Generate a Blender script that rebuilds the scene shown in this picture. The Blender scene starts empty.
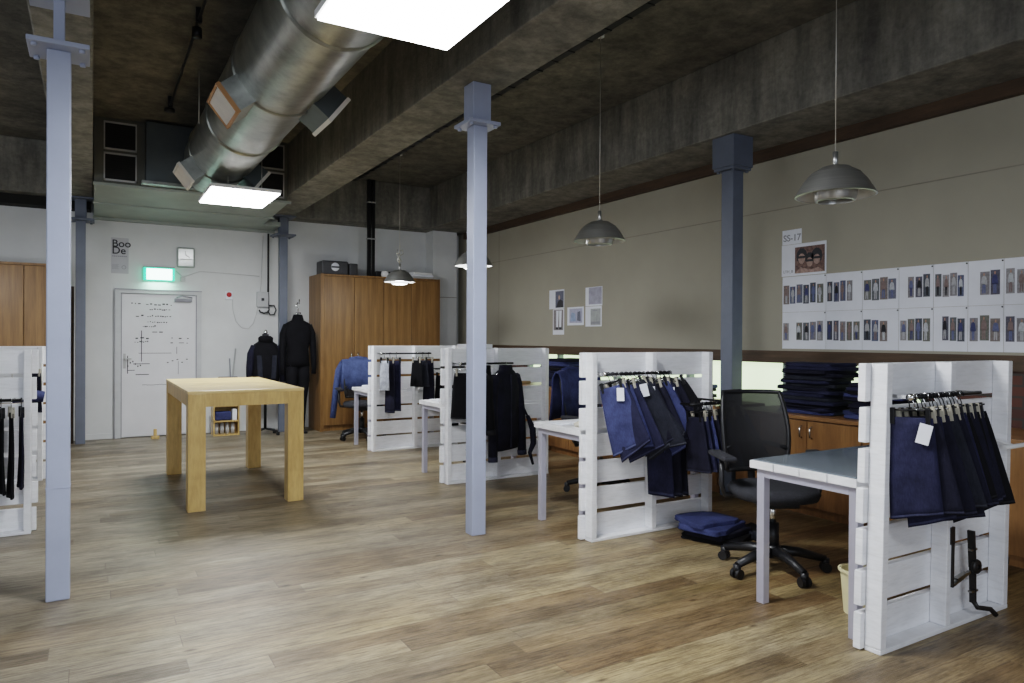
import bpy, bmesh, math, random
from mathutils import Vector, Matrix
random.seed(7)
PI = math.pi
C = bpy.context.scene.collection
# ------------------------------------------------------------------ materials
def newmat(name):
    m = bpy.data.materials.new(name); m.use_nodes = True
    nt = m.node_tree; nt.nodes.clear()
    out = nt.nodes.new('ShaderNodeOutputMaterial'); b = nt.nodes.new('ShaderNodeBsdfPrincipled')
    nt.links.new(b.outputs[0], out.inputs[0])
    return m, nt, b
def c4(c): return (c[0], c[1], c[2], 1)
def mat(name, col, rough=.6, metal=0, var=0.0, scale=8, col2=None, bump=0, stretch=None, emit=None, es=0, alpha=None, detail=4, coord='Object', spec=None, trans=0):
    m, nt, b = newmat(name); N = nt.nodes; L = nt.links
    b.inputs['Roughness'].default_value = rough; b.inputs['Metallic'].default_value = metal
    b.inputs['Base Color'].default_value = c4(col)
    if spec is not None: b.inputs['Specular IOR Level'].default_value = spec
    if trans: b.inputs['Transmission Weight'].default_value = trans
    if var or col2 or bump:
        tc = N.new('ShaderNodeTexCoord'); mp = N.new('ShaderNodeMapping')
        L.new(tc.outputs[coord], mp.inputs[0])
        if stretch: mp.inputs['Scale'].default_value = stretch
        nz = N.new('ShaderNodeTexNoise'); nz.inputs['Scale'].default_value = scale; nz.inputs['Detail'].default_value = detail
        nz.inputs['Roughness'].default_value = .6
        L.new(mp.outputs[0], nz.inputs['Vector'])
        rp = N.new('ShaderNodeValToRGB')
        a = col if col2 else tuple(max(0, x*(1-var)) for x in col); z = col2 if col2 else tuple(x*(1+var) for x in col)
        rp.color_ramp.elements[0].position = .3; rp.color_ramp.elements[1].position = .7
        rp.color_ramp.elements[0].color = c4(a); rp.color_ramp.elements[1].color = c4(z)
        L.new(nz.outputs['Fac'], rp.inputs[0]); L.new(rp.outputs[0], b.inputs['Base Color'])
        if bump:
            bp = N.new('ShaderNodeBump'); bp.inputs['Strength'].default_value = bump; bp.inputs['Distance'].default_value = .02
            L.new(nz.outputs['Fac'], bp.inputs['Height']); L.new(bp.outputs[0], b.inputs['Normal'])
    if emit:
        b.inputs['Emission Color'].default_value = c4(emit); b.inputs['Emission Strength'].default_value = es
    if alpha is not None: b.inputs['Alpha'].default_value = alpha
    return m
def mathn(nt, op, a, b=None):
    n = nt.nodes.new('ShaderNodeMath'); n.operation = op
    for i, v in enumerate((a, b)):
        if v is None: continue
        if isinstance(v, (int, float)): n.inputs[i].default_value = v
        else: nt.links.new(v, n.inputs[i])
    return n.outputs[0]
def ramp(nt, fac, stops, interp='LINEAR'):
    r = nt.nodes.new('ShaderNodeValToRGB'); r.color_ramp.interpolation = interp
    e = r.color_ramp.elements
    while len(e) < len(stops): e.new(.5)
    for i, (p, c) in enumerate(stops): e[i].position = p; e[i].color = c4(c)
    nt.links.new(fac, r.inputs[0]); return r.outputs[0]
def mixc(nt, fac, a, b, mode='MIX'):
    n = nt.nodes.new('ShaderNodeMix'); n.data_type = 'RGBA'; n.blend_type = mode
    for sock, v in ((n.inputs[0], fac), (n.inputs[6], a), (n.inputs[7], b)):
        if isinstance(v, (int, float)): sock.default_value = v
        elif isinstance(v, tuple): sock.default_value = c4(v)
        else: nt.links.new(v, sock)
    return n.outputs[2]
def noise(nt, vec, scale, detail=4, rough=.6):
    n = nt.nodes.new('ShaderNodeTexNoise'); n.inputs['Scale'].default_value = scale; n.inputs['Detail'].default_value = detail
    n.inputs['Roughness'].default_value = rough; nt.links.new(vec, n.inputs['Vector']); return n.outputs['Fac']
def mapping(nt, vec, sc):
    m = nt.nodes.new('ShaderNodeMapping'); m.inputs['Scale'].default_value = sc; nt.links.new(vec, m.inputs[0]); return m.outputs[0]
def floor_mat():
    m, nt, b = newmat('plank_floor'); N = nt.nodes; L = nt.links
    tc = N.new('ShaderNodeTexCoord').outputs['Object']
    sx = N.new('ShaderNodeSeparateXYZ'); L.new(tc, sx.inputs[0])
    W = .135; LEN = 1.7
    yv = mathn(nt, 'DIVIDE', sx.outputs[1], W); row = mathn(nt, 'FLOOR', yv); fy = mathn(nt, 'FRACT', yv)
    wn = N.new('ShaderNodeTexWhiteNoise'); wn.noise_dimensions = '1D'; L.new(row, wn.inputs['W'])
    xv = mathn(nt, 'ADD', mathn(nt, 'DIVIDE', sx.outputs[0], LEN), mathn(nt, 'MULTIPLY', wn.outputs['Value'], 7.3))
    col = mathn(nt, 'FLOOR', xv); fx = mathn(nt, 'FRACT', xv)
    cb = N.new('ShaderNodeCombineXYZ'); L.new(row, cb.inputs[0]); L.new(col, cb.inputs[1])
    w2 = N.new('ShaderNodeTexWhiteNoise'); w2.noise_dimensions = '2D'; L.new(cb.outputs[0], w2.inputs['Vector'])
    rnd = w2.outputs['Value']
    # shift grain per plank
    ad = N.new('ShaderNodeVectorMath'); ad.operation = 'ADD'
    sc = N.new('ShaderNodeVectorMath'); sc.operation = 'SCALE'; L.new(w2.outputs['Color'], sc.inputs[0]); sc.inputs['Scale'].default_value = 9
    L.new(tc, ad.inputs[0]); L.new(sc.outputs[0], ad.inputs[1])
    grain = noise(nt, mapping(nt, ad.outputs[0], (1.1, 14, 1)), 4.5, 8, .68)
    fine = noise(nt, mapping(nt, ad.outputs[0], (1.6, 26, 1)), 4.5, 6, .75)
    blot = noise(nt, mapping(nt, tc, (.8, 1.6, 1)), 1.1, 5, .62)
    grey = ramp(nt, rnd, [(0, (.17, .14, .10)), (.35, (.255, .222, .168)), (.7, (.34, .302, .235)), (1, (.21, .165, .11))])
    tan = ramp(nt, rnd, [(0, (.19, .12, .055)), (.35, (.30, .218, .10)), (.7, (.41, .308, .15)), (1, (.23, .145, .068))])
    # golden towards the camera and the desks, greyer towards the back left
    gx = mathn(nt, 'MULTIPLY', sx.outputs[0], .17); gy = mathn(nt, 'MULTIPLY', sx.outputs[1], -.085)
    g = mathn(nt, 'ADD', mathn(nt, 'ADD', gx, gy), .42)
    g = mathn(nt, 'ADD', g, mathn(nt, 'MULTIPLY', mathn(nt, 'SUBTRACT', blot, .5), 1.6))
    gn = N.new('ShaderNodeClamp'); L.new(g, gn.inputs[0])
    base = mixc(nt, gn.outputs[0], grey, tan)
    gr = ramp(nt, grain, [(.28, (.42, .40, .37)), (.48, (.9, .9, .9)), (.75, (1.16, 1.15, 1.12))])
    base = mixc(nt, .85, base, gr, 'MULTIPLY')
    fr = ramp(nt, fine, [(.36, (.40, .35, .30)), (.52, (1.04, 1.04, 1.03))])
    base = mixc(nt, .8, base, fr, 'MULTIPLY')
    wear = ramp(nt, noise(nt, mapping(nt, tc, (.8, 2, 1)), 2.1, 8, .75), [(.36, (.46, .42, .37)), (.6, (1.08, 1.07, 1.04))])
    base = mixc(nt, .9, base, wear, 'MULTIPLY')
    vor = N.new('ShaderNodeTexVoronoi'); vor.inputs['Scale'].default_value = 2.6; L.new(mapping(nt, ad.outputs[0], (1, 2.2, 1)), vor.inputs['Vector'])
    knot = ramp(nt, vor.outputs['Distance'], [(.03, (.16, .10, .06)), (.10, (1, 1, 1))])
    base = mixc(nt, .8, base, knot, 'MULTIPLY')
    e1 = mathn(nt, 'LESS_THAN', fy, .022); e2 = mathn(nt, 'LESS_THAN', fx, .0022)
    edge = mathn(nt, 'MAXIMUM', e1, e2)
    base = mixc(nt, mathn(nt, 'MULTIPLY', edge, .6), base, (.07, .05, .035))
    L.new(base, b.inputs['Base Color'])
    rr = ramp(nt, grain, [(.2, (.5, .5, .5)), (.8, (.33, .33, .33))]); L.new(rr, b.inputs['Roughness'])
    bp = N.new('ShaderNodeBump'); bp.inputs['Strength'].default_value = .25; bp.inputs['Distance'].default_value = .01
    L.new(mathn(nt, 'SUBTRACT', grain, edge), bp.inputs['Height']); L.new(bp.outputs[0], b.inputs['Normal'])
    return m
def concrete(name, a, z, streak=True):
    m, nt, b = newmat(name); N = nt.nodes; L = nt.links
    tc = N.new('ShaderNodeTexCoord').outputs['Object']
    n1 = noise(nt, tc, 1.3, 8, .7); n2 = noise(nt, mapping(nt, tc, (5, 5, .8)), 1.2, 5, .65); n3 = noise(nt, tc, 22, 5, .7)
    base = ramp(nt, n1, [(.3, a), (.7, z)])
    base = mixc(nt, .75, base, ramp(nt, n2, [(.35, (.55, .55, .55)), (.62, (1.2, 1.2, 1.15))]), 'MULTIPLY')
    base = mixc(nt, .6, base, ramp(nt, n3, [(.3, (.6, .6, .6)), (.65, (1.15, 1.15, 1.15))]), 'MULTIPLY')
    L.new(base, b.inputs['Base Color']); b.inputs['Roughness'].default_value = .9
    bp = N.new('ShaderNodeBump'); bp.inputs['Strength'].default_value = .5; bp.inputs['Distance'].default_value = .03
    L.new(mathn(nt, 'ADD', n1, mathn(nt, 'MULTIPLY', n3, .4)), bp.inputs['Height']); L.new(bp.outputs[0], b.inputs['Normal'])
    return m
def wood(name, dark, light, stretch=(14, 14, 1.2), scale=1.6, rough=.4, boards=None, spec=.5):
    m, nt, b = newmat(name); N = nt.nodes; L = nt.links
    tc = N.new('ShaderNodeTexCoord').outputs['Object']
    n1 = noise(nt, mapping(nt, tc, stretch), scale, 6, .65); n2 = noise(nt, mapping(nt, tc, tuple(s*6 for s in stretch)), scale, 4, .6)
    base = ramp(nt, n1, [(.3, dark), (.7, light)])
    base = mixc(nt, .5, base, ramp(nt, n2, [(.35, (.75, .72, .7)), (.6, (1.08, 1.08, 1.08))]), 'MULTIPLY')
    if boards:
        br = N.new('ShaderNodeTexBrick'); br.inputs['Scale'].default_value = boards[0]; br.inputs['Mortar Size'].default_value = 0
        br.inputs['Color1'].default_value = (.78, .76, .72, 1); br.inputs['Color2'].default_value = (1.12, 1.1, 1.05, 1)
        br.inputs['Brick Width'].default_value = 1.6; br.inputs['Row Height'].default_value = .22
        mp = N.new('ShaderNodeMapping'); mp.inputs['Rotation'].default_value = boards[1]; L.new(tc, mp.inputs[0]); L.new(mp.outputs[0], br.inputs['Vector'])
        base = mixc(nt, .7, base, br.outputs['Color'], 'MULTIPLY')
    L.new(base, b.inputs['Base Color']); b.inputs['Roughness'].default_value = rough; b.inputs['Specular IOR Level'].default_value = spec
    return m
def denim(name, col, hem=False):
    m, nt, b = newmat(name); N = nt.nodes; L = nt.links
    tc = N.new('ShaderNodeTexCoord').outputs['Object']
    n1 = noise(nt, tc, 9, 5, .6); n2 = noise(nt, mapping(nt, tc, (1, 1, .3)), 160, 2, .6)
    base = ramp(nt, n1, [(.3, tuple(x*.7 for x in col)), (.7, tuple(x*1.35 for x in col))])
    base = mixc(nt, .5, base, ramp(nt, n2, [(.35, (.7, .7, .75)), (.65, (1.25, 1.25, 1.25))]), 'MULTIPLY')
    L.new(base, b.inputs['Base Color']); b.inputs['Roughness'].default_value = .85
    b.inputs['Specular IOR Level'].default_value = .2
    bp = N.new('ShaderNodeBump'); bp.inputs['Strength'].default_value = .35; bp.inputs['Distance'].default_value = .02
    L.new(n1, bp.inputs['Height']); L.new(bp.outputs[0], b.inputs['Normal'])
    return m
def brick_mat():
    m, nt, b = newmat('brick'); N = nt.nodes; L = nt.links
    tc = N.new('ShaderNodeTexCoord').outputs['Object']
    mp = N.new('ShaderNodeMapping'); mp.inputs['Rotation'].default_value = (0, PI/2, PI/2); L.new(tc, mp.inputs[0])
    sx = N.new('ShaderNodeSeparateXYZ'); L.new(tc, sx.inputs[0]); cb = N.new('ShaderNodeCombineXYZ'); L.new(sx.outputs[1], cb.inputs[0]); L.new(sx.outputs[2], cb.inputs[1])
    br = N.new('ShaderNodeTexBrick'); br.inputs['Scale'].default_value = 1
    br.inputs['Brick Width'].default_value = .22; br.inputs['Row Height'].default_value = .075; br.inputs['Mortar Size'].default_value = .008
    br.inputs['Color1'].default_value = (.12, .052, .038, 1); br.inputs['Color2'].default_value = (.07, .038, .032, 1); br.inputs['Mortar'].default_value = (.06, .055, .05, 1)
    L.new(cb.outputs[0], br.inputs['Vector']); L.new(br.outputs[0], b.inputs['Base Color']); b.inputs['Roughness'].default_value = .9
    return m
def white_paint(name, a, z, dirt=.4):
    m, nt, b = newmat(name); N = nt.nodes; L = nt.links
    tc = N.new('ShaderNodeTexCoord').outputs['Object']
    n1 = noise(nt, mapping(nt, tc, (1, 1, 3)), 4, 7, .7); n2 = noise(nt, mapping(nt, tc, (3, 3, 30)), 3, 4, .6)
    base = ramp(nt, n1, [(.3, a), (.65, z)])
    base = mixc(nt, dirt, base, ramp(nt, n2, [(.33, (.7, .68, .64)), (.5, (1, 1, 1))]), 'MULTIPLY')
    L.new(base, b.inputs['Base Color']); b.inputs['Roughness'].default_value = .5
    bp = N.new('ShaderNodeBump'); bp.inputs['Strength'].default_value = .15; bp.inputs['Distance'].default_value = .01
    L.new(n2, bp.inputs['Height']); L.new(bp.outputs[0], b.inputs['Normal'])
    return m
def mesh_fabric():
    m, nt, b = newmat('chair_mesh'); N = nt.nodes; L = nt.links
    b.inputs['Base Color'].default_value = (.01, .01, .012, 1); b.inputs['Roughness'].default_value = .6
    tc = N.new('ShaderNodeTexCoord').outputs['Object']
    w1 = N.new('ShaderNodeTexWave'); w1.bands_direction = 'Z'; w1.inputs['Scale'].default_value = 60; L.new(tc, w1.inputs[0])
    w2 = N.new('ShaderNodeTexWave'); w2.bands_direction = 'X'; w2.inputs['Scale'].default_value = 60; L.new(tc, w2.inputs[0])
    a = mathn(nt, 'MAXIMUM', w1.outputs['Fac'], w2.outputs['Fac'])
    al = ramp(nt, a, [(.45, (.86, .86, .86)), (.6, (1, 1, 1))]); L.new(al, b.inputs['Alpha'])
    return m
M = {}
M['floor'] = floor_mat()
M['slab'] = concrete('slab_concrete', (.125, .119, .103), (.225, .215, .19))
M['beam'] = concrete('beam_concrete', (.155, .149, .135), (.285, .275, .25))
M['wallw'] = mat('white_wall', (.66, .67, .67), .8, var=.05, scale=2.5, bump=.05)
M['wallr'] = mat('beige_wall', (.35, .328, .265), .8, var=.06, scale=1.2, bump=.03)
M['seam'] = mat('wall_seam', (.25, .23, .19), .8, var=.1)
M['brick'] = brick_mat()
M['trim'] = wood('dark_trim', (.055, .034, .02), (.10, .062, .036), (2, 1, 12), 2, .6)
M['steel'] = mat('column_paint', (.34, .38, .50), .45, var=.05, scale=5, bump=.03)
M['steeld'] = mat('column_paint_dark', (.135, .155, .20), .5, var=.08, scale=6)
M['wardrobe'] = wood('wardrobe_wood', (.13, .066, .022), (.31, .172, .062), (11, 11, .5), 1.5, .42)
M['cabinet'] = wood('cabinet_wood', (.17, .082, .03), (.29, .150, .055), (7, 7, .8), 1.6, .4)
M['wtop'] = wood('worktop_wood', (.20, .10, .04), (.32, .17, .075), (7, 1, 7), 1.6, .35)
M['table'] = wood('table_wood', (.50, .325, .115), (.68, .48, .20), (5, 5, 1), 1.4, .33, boards=(3.2, (0, PI/2, 0)))
M['tabletop'] = wood('tabletop_wood', (.60, .43, .18), (.80, .61, .30), (1, 8, 8), 1.4, .3, boards=(2.6, (0, 0, 0)))
M['pallet'] = white_paint('pallet_paint', (.76, .77, .80), (.90, .905, .93), .25)
M['desk'] = white_paint('desk_paint', (.7, .7, .72), (.85, .85, .87), .2)
M['frame'] = mat('desk_frame_metal', (.50, .50, .60), .35, metal=.35, var=.05, scale=4)
M['glass'] = mat('dark_glass', (.17, .20, .23), .10, spec=.9, var=.2, scale=3)
M['black'] = mat('black_plastic', (.012, .012, .014), .42, var=.2, scale=20)
M['blackm'] = mat('black_metal', (.02, .02, .022), .35, metal=.6, var=.2, scale=20)
M['cmesh'] = mesh_fabric()
M['cfab'] = mat('chair_fabric', (.025, .026, .032), .9, var=.3, scale=90, bump=.1)
M['chrome'] = mat('chrome', (.7, .7, .7), .2, metal=1, var=.05)
M['alu'] = mat('brushed_aluminium', (.50, .50, .49), .33, metal=.88, var=.12, scale=3, stretch=(1, 1, 40))
M['aluin'] = mat('lamp_inner_white', (.62, .62, .60), .5, var=.03)
M['galv'] = mat('galvanised_steel', (.21, .22, .205), .36, metal=.85, col2=(.40, .41, .38), scale=6, bump=.3, detail=8)
M['galvd'] = mat('dull_duct_metal', (.10, .115, .12), .5, metal=.5, var=.15, scale=3)
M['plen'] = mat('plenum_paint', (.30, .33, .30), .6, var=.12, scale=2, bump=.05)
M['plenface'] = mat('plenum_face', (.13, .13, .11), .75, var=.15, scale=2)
M['cream'] = mat('grille_cream', (.72, .68, .62), .5, var=.05)
M['woodtrim'] = mat('grille_wood_edge', (.42, .22, .09), .5, var=.1)
M['gframe'] = mat('grille_frame', (.42, .42, .42), .5, var=.05)
M['dark'] = mat('dark_void', (.012, .012, .011), .9, var=.2)
M['led'] = mat('led_diffuser', (.9, .9, .9), .5, emit=(1, 1, 1), es=16)
M['bulb'] = mat('lit_bulb', (.9, .9, .9), .5, emit=(1, .99, .96), es=28)
M['litring'] = mat('lit_ring_metal', (.8, .8, .8), .35, emit=(1, 1, 1), es=1.6)
M['bulboff'] = mat('unlit_bulb', (.5, .5, .48), .4, var=.05)
M['ledframe'] = mat('led_frame', (.8, .8, .8), .5, var=.02)
M['pane'] = mat('glowing_daylight_pane', (.7, .8, .62), .4, emit=(.80, 1, .62), es=1.35, var=.02)  # outdoor daylight put in as the pane's own glow
M['mull'] = mat('window_frame_grey', (.22, .27, .27), .5, var=.05)
M['paper'] = mat('white_paper', (.78, .80, .86), .8, var=.03)
M['ink'] = mat('dark_ink', (.04, .04, .045), .7, var=.1)
M['inkg'] = mat('grey_ink', (.28, .28, .31), .7, var=.1)
M['poster'] = mat('poster_grey', (.50, .50, .53), .8, var=.03)
M['exit'] = mat('exit_sign_face', (.8, 1, .9), .4, emit=(.62, 1, .84), es=6)
M['exitg'] = mat('exit_sign_green', (.05, .5, .3), .4, emit=(.05, .75, .4), es=1.4)
M['clockr'] = mat('clock_rim', (.36, .40, .38), .3, var=.05)
M['clockf'] = mat('clock_face', (.62, .66, .64), .15, var=.03)
M['door'] = mat('door_paint', (.66, .66, .68), .5, var=.04, scale=3)
M['doorf'] = mat('door_frame_paint', (.50, .51, .52), .5, var=.05)
M['red'] = mat('red_plastic', (.45, .03, .03), .4, var=.1)
M['cable'] = mat('white_cable', (.5, .5, .5), .5, var=.05)
M['wire'] = mat('steel_wire', (.55, .53, .48), .4, metal=.6, var=.05)
M['bin'] = mat('cream_plastic', (.75, .68, .42), .4, var=.05)
M['leather'] = mat('dark_leather', (.018, .016, .015), .45, var=.3, scale=30)
M['buckle'] = mat('buckle_metal', (.45, .45, .43), .3, metal=1, var=.1)
M['clipw'] = mat('pale_clip', (.40, .37, .30), .5, var=.1)
M['mop'] = mat('grey_mop', (.15, .16, .2), .9, var=.3, scale=40)
M['skin_a'] = mat('print_skin', (.42, .24, .17), .7, var=.1)
M['skin_b'] = mat('print_pale_skin', (.55, .38, .30), .7, var=.1)
M['cardboard'] = mat('cardboard', (.42, .27, .13), .8, var=.1)
M['rad'] = mat('dark_case', (.05, .05, .055), .5, var=.2)
DN = {'blue': denim('mid_blue_denim', (.042, .052, .125)), 'navy': denim('navy_denim', (.012, .0125, .024)),
      'charcoal': denim('charcoal_denim', (.020, .022, .031)), 'black': denim('black_denim', (.006, .006, .008)),
      'indigo': denim('indigo_denim', (.019, .021, .046)), 'light': denim('washed_blue_denim', (.065, .090, .20)),
      'brown': denim('dark_brown_cloth', (.05, .025, .018)), 'grey': denim('pale_grey_cloth', (.32, .34, .38))}
HEM = {k: denim(k+'_faded_hem', tuple(x*1.5+.010 for x in v)) for k, v in
       {'blue': (.045, .055, .115), 'navy': (.012, .013, .026), 'charcoal': (.022, .024, .032), 'black': (.006, .006, .008), 'indigo': (.02, .023, .048), 'light': (.07, .095, .2), 'brown': (.05, .025, .018), 'grey': (.3, .32, .36)}.items()}
CNAME = {'blue': 'mid blue', 'navy': 'dark navy', 'charcoal': 'charcoal grey', 'black': 'black', 'indigo': 'indigo', 'light': 'washed blue', 'brown': 'dark brown', 'grey': 'pale grey'}
# ------------------------------------------------------------------ mesh builder
class MB:
    def __init__(s): s.bm = bmesh.new(); s.mi = 0
    def _mark(s, before):
        for f in s.bm.faces:
            if f not in before: f.material_index = s.mi
    def faces(s, vs, fs, smooth=False):
        V = [s.bm.verts.new(v) for v in vs]
        for f in fs:
            try:
                q = s.bm.faces.new([V[i] for i in f]); q.material_index = s.mi; q.smooth = smooth
            except ValueError: pass
        return V
    def box(s, x0, x1, y0, y1, z0, z1, bev=0):
        b = bmesh.new(); bmesh.ops.create_cube(b, size=1)
        for v in b.verts: v.co = Vector(((x0+x1)/2+v.co.x*(x1-x0), (y0+y1)/2+v.co.y*(y1-y0), (z0+z1)/2+v.co.z*(z1-z0)))
        if bev: bmesh.ops.bevel(b, geom=b.edges[:], offset=bev, segments=2, affect='EDGES', profile=.5)
        s.merge(b); return s
    def merge(s, b, mtx=None, smooth=False):
        idx = {}
        for v in b.verts: idx[v] = s.bm.verts.new((mtx @ v.co) if mtx else v.co)
        for f in b.faces:
            try:
                q = s.bm.faces.new([idx[v] for v in f.verts]); q.material_index = s.mi; q.smooth = smooth or f.smooth
            except ValueError: pass
        b.free()
    def obox(s, mtx, sx, sy, sz, bev=0):
        b = bmesh.new(); bmesh.ops.create_cube(b, size=1)
        for v in b.verts: v.co = Vector((v.co.x*sx, v.co.y*sy, v.co.z*sz))
        if bev: bmesh.ops.bevel(b, geom=b.edges[:], offset=bev, segments=2, affect='EDGES', profile=.5)
        s.merge(b, mtx); return s
    def bar(s, p, q, w, h=None, bev=0):
        p = Vector(p); q = Vector(q); d = q-p
        rot = d.to_track_quat('Z', 'Y').to_matrix().to_4x4()
        return s.obox(Matrix.Translation((p+q)/2) @ rot, w, h or w, d.length, bev)
    def tube(s, pts, r, n=8, caps=True):
        pts = [Vector(p) for p in pts]; rs = r if isinstance(r, (list, tuple)) else [r]*len(pts)
        rings = []; up = Vector((0, 0, 1)); prev = None
        for i, p in enumerate(pts):
            d = (pts[min(i+1, len(pts)-1)]-pts[max(i-1, 0)]).normalized()
            if prev is None:
                a = d.cross(up)
                if a.length < 1e-3: a = d.cross(Vector((1, 0, 0)))
            else: a = prev - d*prev.dot(d)
            a.normalize(); prev = a; bb = d.cross(a)
            rings.append([s.bm.verts.new(p+(a*math.cos(2*PI*k/n)+bb*math.sin(2*PI*k/n))*rs[i]) for k in range(n)])
        for i in range(len(rings)-1):
            for k in range(n):
                f = s.bm.faces.new((rings[i][k], rings[i][(k+1) % n], rings[i+1][(k+1) % n], rings[i+1][k])); f.smooth = True; f.material_index = s.mi
        if caps:
            for R_ in (rings[0][::-1], rings[-1]):
                f = s.bm.faces.new(R_); f.material_index = s.mi
        return s
    def loft(s, rings, n=14, caps=True, wob=0, seed=0):
        """rings: (cx,cy,cz,rx,ry[,tiltaxis]) horizontal ellipses"""
        rnd = random.Random(seed); R_ = []
        for (cx, cy, cz, rx, ry) in rings:
            R_.append([s.bm.verts.new((cx+rx*math.copysign(abs(math.cos(2*PI*k/n))**.8, math.cos(2*PI*k/n))+rnd.uniform(-wob, wob), cy+ry*math.copysign(abs(math.sin(2*PI*k/n))**.8, math.sin(2*PI*k/n))+rnd.uniform(-wob, wob), cz)) for k in range(n)])
        for i in range(len(R_)-1):
            for k in range(n):
                f = s.bm.faces.new((R_[i][k], R_[i][(k+1) % n], R_[i+1][(k+1) % n], R_[i+1][k])); f.smooth = True; f.material_index = s.mi
        if caps:
            for q in (R_[0][::-1], R_[-1]):
                f = s.bm.faces.new(q); f.material_index = s.mi; f.smooth = True
        return s
    def lathe(s, prof, c=(0, 0, 0), n=32, axis='Z'):
        R_ = []
        for r_, z in prof:
            ring = []
            for k in range(n):
                a = 2*PI*k/n; p = (r_*math.cos(a), r_*math.sin(a), z)
                if axis == 'Y': p = (r_*math.cos(a), z, r_*math.sin(a))
                if axis == 'X': p = (z, r_*math.cos(a), r_*math.sin(a))
                ring.append(s.bm.verts.new((c[0]+p[0], c[1]+p[1], c[2]+p[2])))
            R_.append(ring)
        for i in range(len(R_)-1):
            for k in range(n):
                f = s.bm.faces.new((R_[i][k], R_[i][(k+1) % n], R_[i+1][(k+1) % n], R_[i+1][k])); f.smooth = True; f.material_index = s.mi
        return s
    def cyl(s, c, r_, h_, n=24, axis='Z'):
        s.lathe([(1e-4, 0), (r_, 0), (r_, h_), (1e-4, h_)], c, n, axis); return s
    def slot(s, i): s.mi = i; return s
    def build(s, name, mats, parent=None, loc=None, smooth_angle=None):
        me = bpy.data.meshes.new(name)
        bmesh.ops.recalc_face_normals(s.bm, faces=s.bm.faces[:])
        s.bm.to_mesh(me); s.bm.free()
        for m in (mats if isinstance(mats, (list, tuple)) else [mats]): me.materials.append(M[m] if isinstance(m, str) else m)
        o = bpy.data.objects.new(name, me); C.objects.link(o)
        if parent: o.parent = parent
        if loc: o.location = loc
        return o
def sharp(o, ang=40):
    me = o.data
    try: me.set_sharp_from_angle(angle=math.radians(ang))
    except Exception: pass
    return o
def thing(name, label, cat, loc=(0, 0, 0), rotz=0, group=None):
    o = bpy.data.objects.new(name, None); C.objects.link(o); o.location = loc; o.rotation_euler = (0, 0, rotz)
    o.empty_display_size = .1
    return tag(o, label, cat, group)
def tag(o, label, cat, group=None, kind=None):
    o['label'] = label; o['category'] = cat
    if group: o['group'] = group
    if kind: o['kind'] = kind
    return o
def struct(o, label=None, cat=None):
    o['kind'] = 'structure'
    if label: o['label'] = label
    if cat: o['category'] = cat
    return o
def dup(root, loc, rotz, label=None, group=None):
    r = root.copy(); C.objects.link(r); r.location = loc; r.rotation_euler = (0, 0, rotz)
    if label: r['label'] = label
    if group: r['group'] = group
    for ch in list(root.children):
        c = ch.copy(); C.objects.link(c); c.parent = r
        for g in list(ch.children):
            d = g.copy(); C.objects.link(d); d.parent = c
    return r
ORD = ['first', 'second', 'third', 'fourth', 'fifth', 'sixth', 'seventh', 'eighth', 'ninth', 'tenth', 'eleventh', 'twelfth', 'thirteenth', 'fourteenth', 'fifteenth', 'sixteenth', 'seventeenth', 'eighteenth', 'nineteenth', 'twentieth']
def text_mesh(body, size, mtx, name, m, parent, bold=0, extrude=.0008):
    cu = bpy.data.curves.new('t', 'FONT'); cu.body = body; cu.size = size; cu.extrude = extrude; cu.offset = bold
    ob = bpy.data.objects.new('t', cu); C.objects.link(ob)
    bpy.context.view_layer.update()
    me = bpy.data.meshes.new_from_object(ob.evaluated_get(bpy.context.evaluated_depsgraph_get()))
    bpy.data.objects.remove(ob)
    me.materials.clear(); me.materials.append(M[m])
    o = bpy.data.objects.new(name, me); C.objects.link(o)
    me.transform(mtx); o.parent = parent
    return o
# matrices that lay a drawing (x right, y up) on a wall
WB = lambda x, y, z: Matrix.Translation((x, y, z)) @ Matrix(((1, 0, 0, 0), (0, 0, -1, 0), (0, 1, 0, 0), (0, 0, 0, 1)))      # facing -Y
WR = lambda x, y, z: Matrix.Translation((x, y, z)) @ Matrix(((0, 0, -1, 0), (-1, 0, 0, 0), (0, 1, 0, 0), (0, 0, 0, 1)))     # facing -X, text right = -Y
# ------------------------------------------------------------------ room
XR = 5.35; YB = 10.8; ZC = 3.75
struct(MB().box(-6, 5.6, -4, 11, -.1, 0).build('floor', 'floor'))
struct(MB().box(-6, 5.6, -4, 11, ZC, ZC+.15).build('ceiling', 'slab'))
struct(MB().box(-6, 5.6, YB, 11, 0, ZC).build('wall_back', 'wallw'))
struct(MB().box(-6.1, -6, -4, 11, 0, ZC).build('wall_left', 'wallw'))
b = MB()
b.box(XR, XR+.2, -4, YB, 1.15, ZC)
struct(b.build('wall_right', 'wallr'))
b = MB(); b.box(XR-.004, XR, -4, YB, 2.53, 2.538)
for y in (9.4,): b.box(XR-.003, XR, y, y+.006, 1.26, 3.0)
struct(b.build('trim_1', 'seam'))
struct(MB().box(XR, XR+.2, -4, 2.95, 0, 1.15).box(XR, XR+.2, 8.6, YB, 0, 1.15).box(XR, XR+.2, 2.95, 8.6, 0, .70).build('wall_right_lower', 'brick'))
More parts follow.
